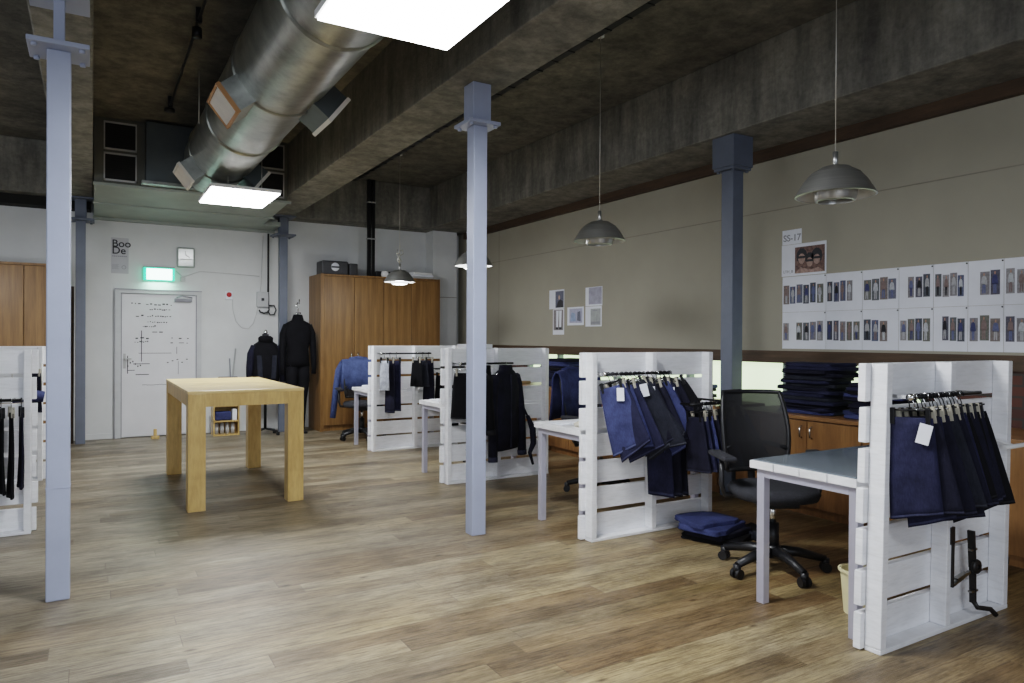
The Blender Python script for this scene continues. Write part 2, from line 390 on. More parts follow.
# ribbon window
w = MB().box(XR+.10, XR+.11, 2.95, 8.6, .70, 1.15).build('window_1', 'pane'); struct(w)
b = MB()
for y in (2.95, 4.19, 5.4, 6.6, 7.8, 8.55): b.box(XR+.02, XR+.09, y, y+.05, .70, 1.15)
b.box(XR+.02, XR+.09, 2.95, 8.6, .70, .73)
b.build('window_frame', 'mull', w)
struct(MB().box(XR-.025, XR, -4, YB-.3, 1.145, 1.255).build('trim_2', 'trim'))
struct(MB().box(XR-.06, XR, -4, YB-.3, 3.0, 3.1).build('trim_3', 'trim'))
struct(MB().box(XR-.05, XR, 10.28, 10.38, 1.26, 3.0).build('trim_4', 'trim'))
struct(MB().box(4.74, 5.17, 10.5, YB, 0, 3.1).build('wall_pilaster', 'wallw'))
struct(MB().box(4.735, 5.17, 10.495, 10.5, 2.02, 2.03).build('trim_5', 'seam'))
# beams
struct(MB().box(2.07, 2.48, -4, 10.35, 3.1, ZC, .01).build('ceiling_beam', 'beam'))
struct(MB().box(4.62, XR, -4, 10.35, 3.1, ZC, .01).build('ceiling_beam', 'beam'))
b = MB(); b.box(-.30, 0, -4, 10.35, 3.1, ZC, .01)
struct(b.build('ceiling_beam', 'beam'))
struct(MB().box(-6, XR, 10.35, YB, 3.1, ZC, .01).build('ceiling_beam', 'beam'))
struct(MB().box(-6, -.02, 10.55, YB-.001, 2.98, 3.1).build('shadow_gap_strip', 'dark'))  # dark strip standing in for the shaded gap under the beam
# ------------------------------------------------------------------ columns
def column(x, y, label, capw=.3, bw=None, top=True, low=False, ztop=3.1, m='steel', w=.105, corbel=True):
    t = thing('steel_column', label, 'column', (x, y, 0), 0)
    h_ = w/2
    MB().box(-h_, h_, -h_, h_, 0, 2.81, .006).build('shaft', m, t)
    MB().box(-h_-.002, h_+.002, -h_-.002, h_+.002, .575, .58).build('weld_seam', m, t)
    b = MB().box(-capw/2, capw/2, -capw/2, capw/2, 2.81, 2.835, .004)
    for i in (-1, 1):
        for j in (-1, 1): b.cyl((i*capw*.38, j*capw*.38, 2.795), .014, .016, 8)
    b.build('cap_plate', m, t)
    k_ = bw or h_*1.15
    b = MB().box(-k_, k_, -k_, k_, 2.835, ztop-(.022 if top else .001), .004)
    b.build('cap_block', m, t)
    if top: MB().box(-capw/2, capw/2, -capw/2, capw/2, ztop-.022, ztop-.001, .003).build('top_plate', m, t)
    return t
column(-.15, 4.33, 'pale blue steel column in the left foreground, widest in view', capw=.27, bw=.025)
column(2.285, 4.33, 'pale blue steel column standing alone in the middle of the floor', capw=.24, top=False, bw=.07)
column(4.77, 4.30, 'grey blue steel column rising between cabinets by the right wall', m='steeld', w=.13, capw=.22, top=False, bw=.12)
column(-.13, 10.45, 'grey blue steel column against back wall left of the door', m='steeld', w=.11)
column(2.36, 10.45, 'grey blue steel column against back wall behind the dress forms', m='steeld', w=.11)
# ------------------------------------------------------------------ duct
DX, DZ, DR = 1.155, 3.27, .325
t = thing('air_duct', 'large round galvanised air duct running under the concrete ceiling', 'duct', (DX, 0, DZ))
prof = []
y = -3.5
b = MB(); b.lathe([(1e-3, -3.5), (DR, -3.5), (DR, 8.2), (DR*.97, 8.3), (DR*.88, 8.715), (1e-3, 8.715)], (0, 0, 0), 48, 'Y')
sharp(b.build('duct_pipe', 'galv', t))
for y in (1.2, 2.5, 3.85, 5.2, 6.5, 7.75):
    b = MB(); b.lathe([(DR, y-.02), (DR+.010, y-.012), (DR+.014, y), (DR+.010, y+.012), (DR, y+.02)], (0, 0, 0), 48, 'Y'); b.build('joint_band', 'galv', t)
def diffuser(y, side, w=.42):
    # side -1 left lower, +1 right lower
    a = math.radians(218 if side < 0 else -38)
    n = Vector((math.cos(a), 0, math.sin(a))); u = Vector((0, 1, 0)); v = n.cross(u)
    mtx = Matrix((( u.x, v.x, n.x, 0), (u.y, v.y, n.y, y), (u.z, v.z, n.z, 0), (0, 0, 0, 1)))
    at = lambda d: mtx @ Matrix.Translation((0, 0, d))
    o = MB().obox(at(DR+.035), w, .21, .19).build('diffuser_box', 'galvd' if side > 0 else 'galv', t)
    b = MB()
    for sx_, sy_, px_, py_ in ((w+.02, .016, 0, .105), (w+.02, .016, 0, -.105), (.016, .23, w/2, 0), (.016, .23, -w/2, 0)):
        b.obox(at(DR+.135) @ Matrix.Translation((px_, py_, 0)), sx_, sy_, .03)
    b.build('grille_frame', 'woodtrim' if side < 0 and y < 7 else 'cream', o)
    b = MB().obox(at(DR+.13), w, .2, .006)
    for k in range(15): b.obox(at(DR+.138) @ Matrix.Translation((-w/2+.02+k*(w-.04)/14, 0, 0)), .008, .2, .008)
    b.build('grille', 'cream', o)
    return o
for y, s_ in ((5.35, -1), (5.2, 1), (7.9, -1), (7.85, 1)): diffuser(y, s_)
b = MB()
for y in (2.0, 6.9):
    for s_ in (-1, 1): b.tube([(s_*(DR+.012), y, 0), (s_*(DR+.012), y, ZC-DZ)], .006, 6)
b.build('hanger_rod', 'wire', t)
# plenum above the door
t = thing('air_plenum', 'painted air handling box with four grilles below the ceiling above the door', 'plenum', (0, 8.9, 3.0))
b = MB(); b.faces([(0.01, 0, 0), (2.06, 0, 0), (2.06, 0, .745), (.01, 0, .745), (.01, 1.44, -.06), (2.06, 1.44, -.06), (2.06, 1.44, .745), (.01, 1.44, .745)],
    [(0, 1, 2, 3), (4, 7, 6, 5), (0, 3, 7, 4), (1, 5, 6, 2), (2, 6, 7, 3)])
b.slot(1).faces([(0.01, 0, 0), (2.06, 0, 0), (.01, 1.44, -.06), (2.06, 1.44, -.06)], [(0, 2, 3, 1)])
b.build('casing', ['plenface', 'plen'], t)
b = MB(); b.faces([(.01, 1.44, -.06), (2.3, 1.44, -.06), (2.3, 1.89, -.08), (.01, 1.89, -.08), (.01, 1.44, -.005), (2.3, 1.44, -.005), (2.3, 1.89, -.005), (.01, 1.89, -.005)],
    [(0, 1, 2, 3), (4, 7, 6, 5), (0, 4, 5, 1), (1, 5, 6, 2), (2, 6, 7, 3), (3, 7, 4, 0)])
b.build('rear_panel', 'plen', t)
MB().box(0.0, 2.1, -.03, 0, 0, .03).box(0.0, 2.1, .9, .93, -.055, -.035).box(0, 2.3, 1.82, 1.89, -.11, -.07).build('ledge', 'plen', t)
for gx in (.10, 1.70):
    for gz in (.06, .40):
        o = MB().box(gx, gx+.32, -.012, 0, gz, gz+.02).box(gx, gx+.32, -.012, 0, gz+.29, gz+.31).box(gx, gx+.014, -.012, 0, gz, gz+.31).box(gx+.306, gx+.32, -.012, 0, gz, gz+.31).build('grille_frame', 'gframe', t)
        b = MB().box(gx+.014, gx+.306, -.004, 0, gz+.02, gz+.29)
        for k in range(10): b.box(gx+.014, gx+.306, -.009, -.004, gz+.03+k*.026, gz+.035+k*.026)
        b.build('louvre', 'dark', o)
MB().box(.50, 1.62, -.18, 0, .07, .72, .006).build('duct_collar', 'galvd', t)
MB().box(.46, 1.3, -.2, -.0, .035, .068).build('collar_flange', 'galv', t)
# ------------------------------------------------------------------ led panels
def led(x0, x1, y0, y1, z, label):
    t = thing('led_panel', label, 'ceiling light', ((x0+x1)/2, (y0+y1)/2, z), 0, 'square ceiling light panels')
    w, d = (x1-x0)/2, (y1-y0)/2
    MB().box(-w, w, -d, d, 0, .012).build('diffuser', 'led', t)
    MB().box(-w-.012, w+.012, -d-.012, d+.012, .012, .045).build('frame', 'ledframe', t)
    b = MB()
    xm = (x0+x1)/2
    for i in (-1, 1):
        for j in (-1, 1):
            dx = xm+i*w*.5-DX; b.tube([(i*w*.5, j*d*.8, .045), (i*w*.5, j*d*.8, DZ-math.sqrt(max(.001, DR*DR-dx*dx))-z-.001)], .003, 5)
    b.build('suspension_wire', 'wire', t)
    L = bpy.data.lights.new('panel_light', 'AREA'); L.shape = 'RECTANGLE'; L.size = w*2; L.size_y = d*2; L.energy = 62; L.color = (.93, .97, 1)
    o = bpy.data.objects.new('panel_light', L); C.objects.link(o); o.location = ((x0+x1)/2, (y0+y1)/2, z-.01)
led(.88, 1.53, 2.3, 3.23, 2.8, 'large bright white light panel cut by the top edge, nearest')
led(.99, 1.63, 7.36, 8.26, 2.8, 'smaller looking bright white light panel hanging before the plenum')
# ------------------------------------------------------------------ pendants
def pendant(x, y, lit, label, zrim=2.12, top=ZC):
    t = thing('pendant_lamp', label, 'pendant lamp', (x, y, zrim), 0, 'spun aluminium pendant lamps over the desks')
    R_ = .197
    pr = [(.022, .158), (.075, .150), (.078, .146), (.125, .118), (.128, .112), (.160, .075), (.163, .069), (R_, .012), (R_+.006, 0), (R_-.004, -.002), (.155, .066), (.12, .108), (.07, .140), (.02, .150)]
    sharp(MB().lathe(pr, (0, 0, 0), 40).build('shade', ['alu'], t), 30)
    sharp(MB().lathe([(R_-.006, 0), (.15, .06), (.115, .1), (.1, .11)], (0, 0, 0), 40).build('inner_reflector', 'aluin', t))
    sharp(MB().lathe([(.118, .055), (.105, -.012), (.098, -.028), (.085, -.030), (.082, -.022), (.10, .055)], (0, 0, 0), 32).build('inner_ring', 'litring' if lit else 'alu', t))
    MB().lathe([(1e-4, -.015), (.05, -.012), (.075, .01), (.08, .04), (1e-4, .06)], (0, 0, 0), 24).build('bulb', 'bulb' if lit else 'bulboff', t)
    MB().cyl((0, 0, .15), .014, .085, 16).cyl((0, 0, .145), .024, .02, 16).build('stem', 'alu', t)
    MB().tube([(0, 0, .235), (0, 0, top-zrim-.03)], .0028, 6).build('cord', 'wire', t)
    MB().cyl((0, 0, top-zrim-.031), .03, .03, 12).build('ceiling_rose', 'ledframe', t)
    if lit:
        L = bpy.data.lights.new('pendant_light', 'POINT'); L.energy = 9; L.shadow_soft_size = .06; L.color = (.97, .98, 1)
        o = bpy.data.objects.new('pendant_light', L); C.objects.link(o); o.location = (x, y, zrim-.08)
    return t
pendant(3.40, 2.36, False, 'unlit aluminium pendant lamp nearest the camera before the beige wall')
pendant(3.42, 4.42, False, 'unlit aluminium pendant lamp above the second desk', 2.12)
pendant(3.42, 6.55, True, 'lit aluminium pendant lamp half hidden by the middle column', 2.11)
p4 = pendant(3.42, 8.62, True, 'lit aluminium pendant lamp in front of the brown wardrobe', 2.08)
MB().tube([(-.02, 0, .36), (.0, 0, .40), (.04, .01, .42), (.05, 0, .37), (0, 0, .34), (-.03, 0, .28), (.02, 0, .22)], .008, 6).tube([(-.03, 0, .42), (-.04, 0, .36), (.03, 0, .26)], .006, 6).build('gathered_cord', 'wire', p4)
pendant(-1.12, 8.9, True, 'lit aluminium pendant lamp at the left edge above the left desks', 2.1)
# ------------------------------------------------------------------ pipes and trays
b = MB().box(3.34, 3.40, -3.9, 10.34, ZC-.04, ZC-.001)
for k in range(60): b.box(3.335, 3.405, -3.9+k*.24, -3.88+k*.24, ZC-.045, ZC-.001)
tag(b.build('cable_tray', 'blackm'), 'black cable tray fixed along the ceiling above the pendant lamps', 'cable tray')
t = thing('sprinkler_pipe', 'thin dark pipe on the ceiling between left column and duct', 'pipe', (.66, 0, 3.66))
MB().tube([(0, -3.5, 0), (0, 7.9, 0)], .011, 8).build('pipe', 'blackm', t)
for y in (1.5, 4.1, 5.6, 7.8): MB().box(-.02, .02, y-.015, y+.015, -.02, ZC-3.66-.002).build('pipe_bracket', 'blackm', t)
MB().cyl((0, 5.7, -.09), .035, .07, 12).build('sprinkler_head', 'blackm', t)
MB().cyl((0, 7.85, -.05), .05, .03, 12).build('sprinkler_head', 'blackm', t)
t = thing('riser_pipe', 'pair of dark vertical pipes on the back wall above the wardrobe', 'pipe', (3.62, 10.28, 2.29))
MB().box(-.06, -.01, -.03, .02, 0, 1.45).build('pipe', 'blackm', t)
MB().box(.01, .05, -.03, .02, 0, 1.45).build('pipe', 'blackm', t)
MB().box(-.07, .06, -.035, .03, .55, .57).box(-.07, .06, -.035, .03, 1.1, 1.12).build('pipe_clip', 'gframe', t)
tag(MB().tube([(2.22, 10.77, 2.88), (2.22, 10.77, 2.02)], .013, 8).build('black_conduit', 'black'), 'black vertical cable conduit running down to the wall junction box', 'conduit')
# ------------------------------------------------------------------ back wall: door and fittings
d = MB().box(.335, 1.245, YB-.03, YB-.004, .01, 1.93, .004).build('door_1', 'door'); struct(d, 'white metal door with dark scuffs in the back wall', 'door')
MB().box(.255, .325, YB-.05, YB, 0, 1.99).box(1.255, 1.315, YB-.05, YB, 0, 1.99).box(.325, 1.255, YB-.05, YB, 1.94, 1.99).build('door_frame', 'doorf', d)
MB().box(.25, .258, YB-.056, YB-.05, 0, 1.995).box(.322, .335, YB-.04, YB-.031, 0, 1.94).box(1.245, 1.256, YB-.04, YB-.031, 0, 1.94).box(.25, 1.32, YB-.056, YB-.05, 1.985, 1.998).build('frame_gap', 'inkg', d)
MB().tube([(1.0, YB-.06, 1.90), (1.06, YB-.16, 1.915), (1.19, YB-.08, 1.9)], .009, 6).box(.97, 1.19, YB-.085, YB-.03, 1.84, 1.885, .006).build('door_closer', 'inkg', d)
b = MB().box(.355, .385, YB-.04, YB-.03, .93, 1.13, .003).tube([(.37, YB-.04, 1.06), (.37, YB-.08, 1.06), (.45, YB-.08, 1.06)], .008, 6); b.build('door_handle', 'gframe', d)
rnd = random.Random(3); b = MB()
yy = YB-.0325
def mk(x, z, w_, h_): b.box(x, x+w_, yy, yy+.002, z, z+h_)
for (px, pz, n, sp) in ((.45, 1.80, 3, .04), (.62, 1.79, 7, .05), (.66, 1.72, 9, .03), (.5, 1.63, 2, .06), (.64, 1.63, 10, .03), (.64, 1.55, 9, .028), (.58, 1.49, 7, .025), (.7, 1.41, 2, .08), (.49, 1.28, 7, .025), (.5, 1.33, 3, .06), (.93, 1.27, 3, .1), (.93, 1.33, 3, .1)):
    for k in range(n): mk(px+k*sp+rnd.uniform(-.006, .006), pz+rnd.uniform(-.006, .006), rnd.uniform(.01, sp*.8), rnd.uniform(.008, .018))
mk(.565, 1.02, .010, .42); mk(.535, 1.13, .40, .006); mk(1.0, 1.12, .006, .10); mk(.40, .86, .01, .24); mk(.47, .985, .2, .009); mk(.50, .84, .16, .010); mk(.41, .90, .08, .008)
for k in range(6): mk(.40+k*.03, .99+rnd.uniform(-.05, .05), .015, .02)
for k in range(5): mk(.88+k*.06, 1.0+rnd.uniform(-.04, .06), .022, .012)
for k in range(8): mk(.58+k*.05, .70+rnd.uniform(-.01, .01), .05, .005)
mk(1.02, .84, .005, .18)
b.build('scuff_marks', 'ink', d)
# exit sign
t = thing('exit_sign', 'glowing green and white exit sign above the door', 'sign', (.78, YB-.07, 2.12))
MB().box(-.19, .19, -.03, .03, 0, .175, .006).build('housing', 'exitg', t)
MB().box(-.155, .155, -.034, -.03, .012, .16).build('lit_face', 'exit', t)
MB().box(-.19, .19, -.02, .07, .178, .19).build('bracket', 'inkg', t)
L = bpy.data.lights.new('exit_glow', 'AREA'); L.size = .3; L.size_y = .1; L.shape = 'RECTANGLE'; L.energy = 1.3; L.color = (.6, 1, .8)
o = bpy.data.objects.new('exit_glow', L); C.objects.link(o); o.location = (.78, YB-.08, 2.11)
t = thing('wall_clock', 'square pale green wall clock above the exit sign', 'clock', (1.115, YB-.001, 2.46))
MB().box(-.115, .115, -.035, 0, -.14, .14, .02).build('rim', 'clockr', t)
MB().box(-.095, .095, -.038, -.034, -.12, .12, .002).build('face', 'clockf', t)
MB().bar((0, -.041, .03), (.05, -.041, .0), .006).bar((0, -.041, .03), (-.01, -.041, .09), .005).build('clock_hand', 'ink', t)
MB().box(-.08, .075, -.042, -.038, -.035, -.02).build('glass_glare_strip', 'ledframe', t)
t = thing('wall_poster', 'grey paper poster headed Boo De beside the exit sign', 'poster', (.21, YB-.004, 2.2))
MB().box(0, .205, 0, .003, 0, .475).build('sheet', 'poster', t)
text_mesh('Boo', .135, WB(.008, -.002, .355), 'heading', 'ink', t, .002)
text_mesh('De', .135, WB(.008, -.002, .262), 'heading', 'ink', t, .002)
b = MB()
for k in range(8): b.box(.012+k*.022, .012+k*.022+.017, -.002, -.001, .222, .236)
for k in range(5): b.box(.01, .09-.01*(k % 2), -.002, -.001, .06+k*.014, .064+k*.014)
b.lathe([(.02, 0), (.026, 0)], (.15, -.002, .085), 16, 'Y'); b.build('small_print', 'inkg', t)
t = thing('fire_alarm', 'small red fire alarm button on the wall right of door', 'alarm', (1.68, YB-.001, 1.955))
MB().box(-.05, .05, -.03, 0, -.06, .06, .004).build('housing', 'paper', t)
MB().cyl((0, -.045, .01), .034, .018, 16, 'Y').build('button', 'red', t)
t = thing('junction_box', 'white electrical junction box with black cable loops on back wall', 'junction box', (2.14, YB-.001, 1.9))
MB().box(-.08, .08, -.06, 0, -.10, .12, .006).build('housing', 'doorf', t)
MB().box(-.02, .02, -.065, -.06, -.01, .03).build('label_plate', 'ink', t)
b = MB(); b.tube([(.08, -.04, .11)] + [(.08, -.04, -.05)] + [(.02+.07*math.cos(a), -.05, -.14+.05*math.sin(a)) for a in (0, -.8, -1.6, -2.4, -3.1)], .011, 8)
b.tube([(.09, -.04, -.08)]+[(.13+.06*math.cos(a), -.05, -.14+.08*math.sin(a)) for a in (2.2, 1, 0, -1, -2, -3)], .010, 8)
b.build('cable_loop', 'black', t)
pts = [(1.74, YB-.01, 1.93)]+[(1.74+.03+.37*(k/10), YB-.01, 1.93-.46*math.sin(PI*min(1, (k/10))) ** .7 if k < 10 else 1.9) for k in range(1, 11)]
pts = [(1.73, 1.95), (1.735, 1.75), (1.78, 1.58), (1.86, 1.49), (1.95, 1.48), (2.02, 1.56), (2.06, 1.70), (2.09, 1.85), (2.12, 2.1), (2.15, 2.85)]
tag(MB().tube([(p[0], YB-.012, p[1]) for p in pts], .0045, 6).build('hanging_cable', 'cable'), 'thin white cable sagging on the back wall below the alarm', 'cable')
tag(MB().tube([(.99, YB-.03, 2.27), (1.08, YB-.012, 2.19), (1.3, YB-.01, 2.28), (2.1, YB-.01, 2.25)], .004, 6).box(1.05, 1.11, YB-.03, YB-.001, 2.13, 2.19).build('surface_cable', 'cable'), 'thin wall cable running right from the exit sign socket', 'cable')
struct(MB().box(1.32, 4.74, YB-.012, YB, 0, .07).box(-.2, .25, YB-.012, YB, 0, .07).build('baseboard_back', 'wallw'))
# ------------------------------------------------------------------ wardrobes
def wardrobe(x0, x1, y0, y1, h_, nd, label, group=None):
    t = thing('wardrobe', label, 'wardrobe', (x0, y0, 0), 0, group)
    W = x1-x0; D = y1-y0
    MB().box(0, .05, 0, D, 0, h_).box(W-.03, W, 0, D, 0, h_).box(.05, W-.03, .02, D, h_-.03, h_).box(.05, W-.03, .04, D, 0, .08).box(.05, W-.03, D-.02, D, .08, h_-.03).build('carcass', 'wardrobe', t)
    dw = (W-.08)/nd
    for k in range(nd):
        a = .05+k*dw
        dd = MB().box(a+.003, a+dw-.003, 0, .02, .085, h_-.035, .003).build('door', 'wardrobe', t)
        hx = a+dw-.05 if k % 2 == 0 else a+.05
        MB().tube([(hx, -.001, 1.02), (hx, -.03, 1.03), (hx, -.03, 1.13), (hx, -.001, 1.14)], .008, 6).build('handle', 'chrome', dd)
    return t
wardrobe(2.82, 4.70, 10.14, 10.775, 2.28, 4, 'tall brown wooden wardrobe with four doors right of dress forms')
wardrobe(-1.55, -.27, 10.14, 10.775, 2.23, 3, 'tall brown wooden wardrobe behind the left column')
t = thing('storage_case', 'dark case with white oval badge on the right wardrobe, leftmost', 'case', (2.88, 10.3, 2.281))
MB().box(0, .40, 0, .3, 0, .21, .02).build('case_body', 'rad', t)
MB().lathe([(1e-4, -.006), (.06, -.006), (.062, 0)], (.2, 0, .12), 20, 'Y').build('badge', 'paper', t)
MB().box(.14, .26, -.011, -.007, .105, .13).build('badge_band', 'ink', t)
tag(MB().box(3.30, 3.43, 10.32, 10.56, 2.281, 2.47, .015).build('storage_box', 'rad'), 'small dark box right of the badge case on wardrobe', 'box')
tag(MB().box(3.72, 4.32, 10.35, 10.65, 2.281, 2.38, .02).build('storage_box', 'black'), 'long low black box on the wardrobe behind the lit pendant', 'box')
tag(MB().lathe([(1e-4, 0), (.05, 0), (.06, .04), (.05, .09), (1e-4, .1)], (3.83, 10.25, 2.281), 20).build('small_pot', 'ledframe'), 'small white pot at the wardrobe front edge', 'pot')
for k, (w_, m_, l_) in enumerate(((.42, 'gframe', 'bottom'), (.38, 'paper', 'middle'), (.34, 'ledframe', 'top'))):
    tag(MB().obox(Matrix.Translation((4.42, 10.32, 2.298+k*.033)) @ Matrix.Rotation(.1*k, 4, 'Z'), w_, .24, .03, .003).build('document_folder', m_), 'pale flat folder on wardrobe, %s of its small stack' % l_, 'folder', 'folders stacked on the wardrobe')
# small storage unit behind last pallet
t = thing('storage_cabinet', 'white storage cabinet by right wall behind the farthest pallet', 'cabinet', (4.72, 9.05, 0))
MB().box(.02, .6, 0, .7, 0, 1.2, .004).build('carcass', 'door', t)
for k in (0, 1): MB().box(0, .02, .01+k*.345, .335+k*.345, .05, 1.18, .003).build('door', 'door', t)
tag(MB().box(4.74, 5.1, 9.15, 9.6, 1.201, 1.27, .004).build('flat_box', 'paper'), 'flat white box on the white cabinet behind the farthest pallet', 'box')
tag(MB().loft([(4.95, 9.35, 1.271, .12, .09), (4.94, 9.35, 1.31, .13, .10), (4.95, 9.36, 1.345, .06, .06)], 12, wob=.012).build('cloth_bundle', DN['brown']), 'small brown cloth bundle on the flat white box', 'cloth')
# ------------------------------------------------------------------ low cabinets on the right
XC = 4.71; ZT = .77
spans = [(.35, 1.25), (1.25, 2.15), (2.15, 3.05), (3.05, 3.95), (3.95, 4.2), (4.4, 5.3), (5.3, 6.2), (6.2, 7.1), (7.1, 8.0), (8.0, 8.9)]
locs = ['fully right of the nearest pallet partition', 'right of the nearest pallet partition at frame edge', 'behind the nearest pallet partition', 'under the tall jeans stacks', 'narrow one just before the right column', 'just beyond the right column behind mesh chair', 'behind the second pallet partition', 'between second and third pallet partitions', 'behind the third pallet partition', 'farthest in the row beside the white cabinet']
for (a, z), lc in zip(spans, locs):
    t = thing('low_cabinet', 'low brown wooden cabinet, ' + lc, 'cabinet', (XC, a, 0), 0, 'low wooden cabinets along the right wall')
    D = XR-XC-.012; W = z-a-.004
    MB().box(.02, D, 0, W, .06, ZT-.032).box(.05, D, .02, W-.02, 0, .06).build('carcass', 'cabinet', t)
    n = 2 if W > .5 else 1
    for k in range(n):
        dw = W/n
        dd = MB().box(0, .019, k*dw+.003, (k+1)*dw-.003, .075, ZT-.04, .003).build('door', 'cabinet', t)
        hy = dw-.045 if k == 0 else dw+.045
        if n == 1: hy = dw-.04
        MB().tube([(-.001, hy, .60), (-.025, hy, .61), (-.025, hy, .68), (-.001, hy, .69)], .007, 6).build('handle', 'chrome', dd)
tag(MB().box(XC-.015, XR-.028, .35, 4.205, ZT-.03, ZT, .003).build('worktop', 'wtop'), 'brown wooden worktop under jeans stacks right of the right column', 'worktop')
tag(MB().box(XC-.015, XR-.028, 4.395, 8.9, ZT-.03, ZT, .003).build('worktop', 'wtop'), 'brown wooden worktop running beyond the right column', 'worktop')
# ------------------------------------------------------------------ big table
t = thing('work_table', 'high light wooden table with four thick square legs on the open floor', 'table', (.63, 5.93, 0))
TW, TD, TH, LW = .885, 1.86, .935, .128
MB().box(0, TW, 0, TD, TH-.022, TH, .003).build('tabletop', 'tabletop', t)
for i in (0, 1):
    for j in (0, 1): MB().box(.002+i*(TW-LW-.004), .002+i*(TW-LW-.004)+LW, .002+j*(TD-LW-.004), .002+j*(TD-LW-.004)+LW, 0, TH-.022, .004).build('leg', 'table', t)
MB().box(LW+.002, TW-LW-.002, .006, .03, TH-.125, TH-.022).build('apron', 'table', t)
MB().box(LW+.002, TW-LW-.002, TD-.03, TD-.006, TH-.125, TH-.022).build('apron', 'table', t)
MB().box(.006, .03, LW+.002, TD-LW-.002, TH-.125, TH-.022).build('apron', 'table', t)
MB().box(TW-.03, TW-.006, LW+.002, TD-LW-.002, TH-.125, TH-.022).build('apron', 'table', t)
# ------------------------------------------------------------------ pallets
def pallet(x0, y0, label, mirror=False, w=1.12, h_=1.26, rail=None, seed=0):
    rnd = random.Random(seed)
    t = thing('pallet_partition', label, 'pallet', (x0, y0, 0), 0, 'white wooden pallets stood on end as partitions')
    sg = -1 if mirror else 1
    def bx(b, a, c, y_0, y_1, z0, z1, bev=.004):
        a, c = sorted((sg*a, sg*c)); b.box(a, c, y_0, y_1, z0, z1, bev); return b
    for a in (.0, w/2-.035, w-.045):
        bx(MB(), a, a+.042, 0, .075, .022, h_).build('stringer', 'pallet', t)
    bx(MB(), 0, w, 0, .075, 0, .021).build('bottom_rail', 'pallet', t)
    n = 7; p = h_/n
    for k in range(n):
        z0 = k*p+rnd.uniform(.010, .018); z1 = (k+1)*p-rnd.uniform(.010, .018)
        if k == 0: z0 = .005
        if k == n-1: z1 = h_
        bx(MB(), -.03+rnd.uniform(-.006, .006), w+.012+rnd.uniform(-.01, .01), .076, .112, z0, z1).build('slat', 'pallet', t)
    if rail:
        a, c, z, yo = rail
        o = MB().tube([(sg*a, -yo, z), (sg*c, -yo, z)], .010, 10).build('hanging_rail', 'blackm', t)
        b = MB()
        for q in (a+.01, c-.01): b.bar((sg*q, -yo, z), (sg*q, .0755, z), .014)
        b.cyl((sg*a-.01, -yo, z), .016, .02, 12, 'X')
        b.build('rail_bracket', 'chrome', o)
    return t
P = []
P.append(pallet(2.90, 1.785, 'white pallet partition nearest the camera, belts and dark denim hung on it', rail=(.055, .62, 1.11, .07), seed=1, w=1.085, h_=1.25))
for ch in list(P[0].children):
    ch.data.transform(Matrix(((1, 0, .032, 0), (0, 1, 0, 0), (0, 0, 1, 0), (0, 0, 0, 1))))
    for g in ch.children: g.data.transform(Matrix(((1, 0, .032, 0), (0, 1, 0, 0), (0, 0, 1, 0), (0, 0, 0, 1))))
P.append(pallet(2.85, 3.75, 'second nearest white pallet partition, beside the mesh back chair', rail=(.045, .62, 1.12, .07), seed=2))
P.append(pallet(2.82, 5.90, 'white pallet partition with dark jackets, right behind the middle column', rail=(.06, .62, 1.12, .13), seed=3))
P.append(pallet(2.87, 8.05, 'farthest white pallet partition, before the four door wardrobe', rail=(.06, .70, 1.17, .1), seed=4))
pallet(-.36, 5.83, 'white pallet partition at the left edge with dark straps, nearer one', True, seed=5)
pallet(-.40, 7.93, 'white pallet partition at the left edge, farther one behind', True, rail=(.06, .9, 1.1, .1), seed=6)
MB().tube([(.93, -.05, .83), (1.32, -.05, .83)], .011, 8).tube([(1.03, -.05, .83), (1.03, .074, .86)], .008, 6).build('side_arm', 'ledframe', P[0])
# ------------------------------------------------------------------ desks
def desk(x0, y0, label, W=1.09, D=.56, zt=.735):
    t = thing('work_desk', label, 'desk', (x0, y0, 0), 0, 'white plank desks behind the pallet partitions')
    s_ = .045
    for i in (0, 1):
        for j in (0, 1): MB().box(i*(W-s_), i*(W-s_)+s_, j*(D-s_), j*(D-s_)+s_, 0, zt-.045, .003).build('leg', 'frame', t)
    MB().box(s_, W-s_, 0, .03, zt-.085, zt-.045).box(s_, W-s_, D-.03, D, zt-.085, zt-.045).box(0, .03, s_, D-s_, zt-.085, zt-.045).box(W-.03, W, s_, D-s_, zt-.085, zt-.045).build('frame_rail', 'frame', t)
    n = 4
    for k in range(n):
        pw = (D+.04)/n
        MB().box(-.02, W+.01, -.005+k*pw, -.005+(k+1)*pw-.004, zt-.045, zt-.006, .003).build('desktop_plank', 'desk', t)
    return t
D1 = desk(2.95, 1.925, 'white plank desk with dark glass top, nearest the camera')
MB().box(-.01, 1.07, .005, .575, .7295, .7365, .001).build('glass_top', 'glass', D1)
desk(2.87, 3.88, 'white plank desk behind the second nearest pallet partition')
desk(2.86, 6.03, 'white plank desk behind the third pallet, seen left of the column')
desk(2.86, 8.18, 'white plank desk behind the farthest pallet partition')
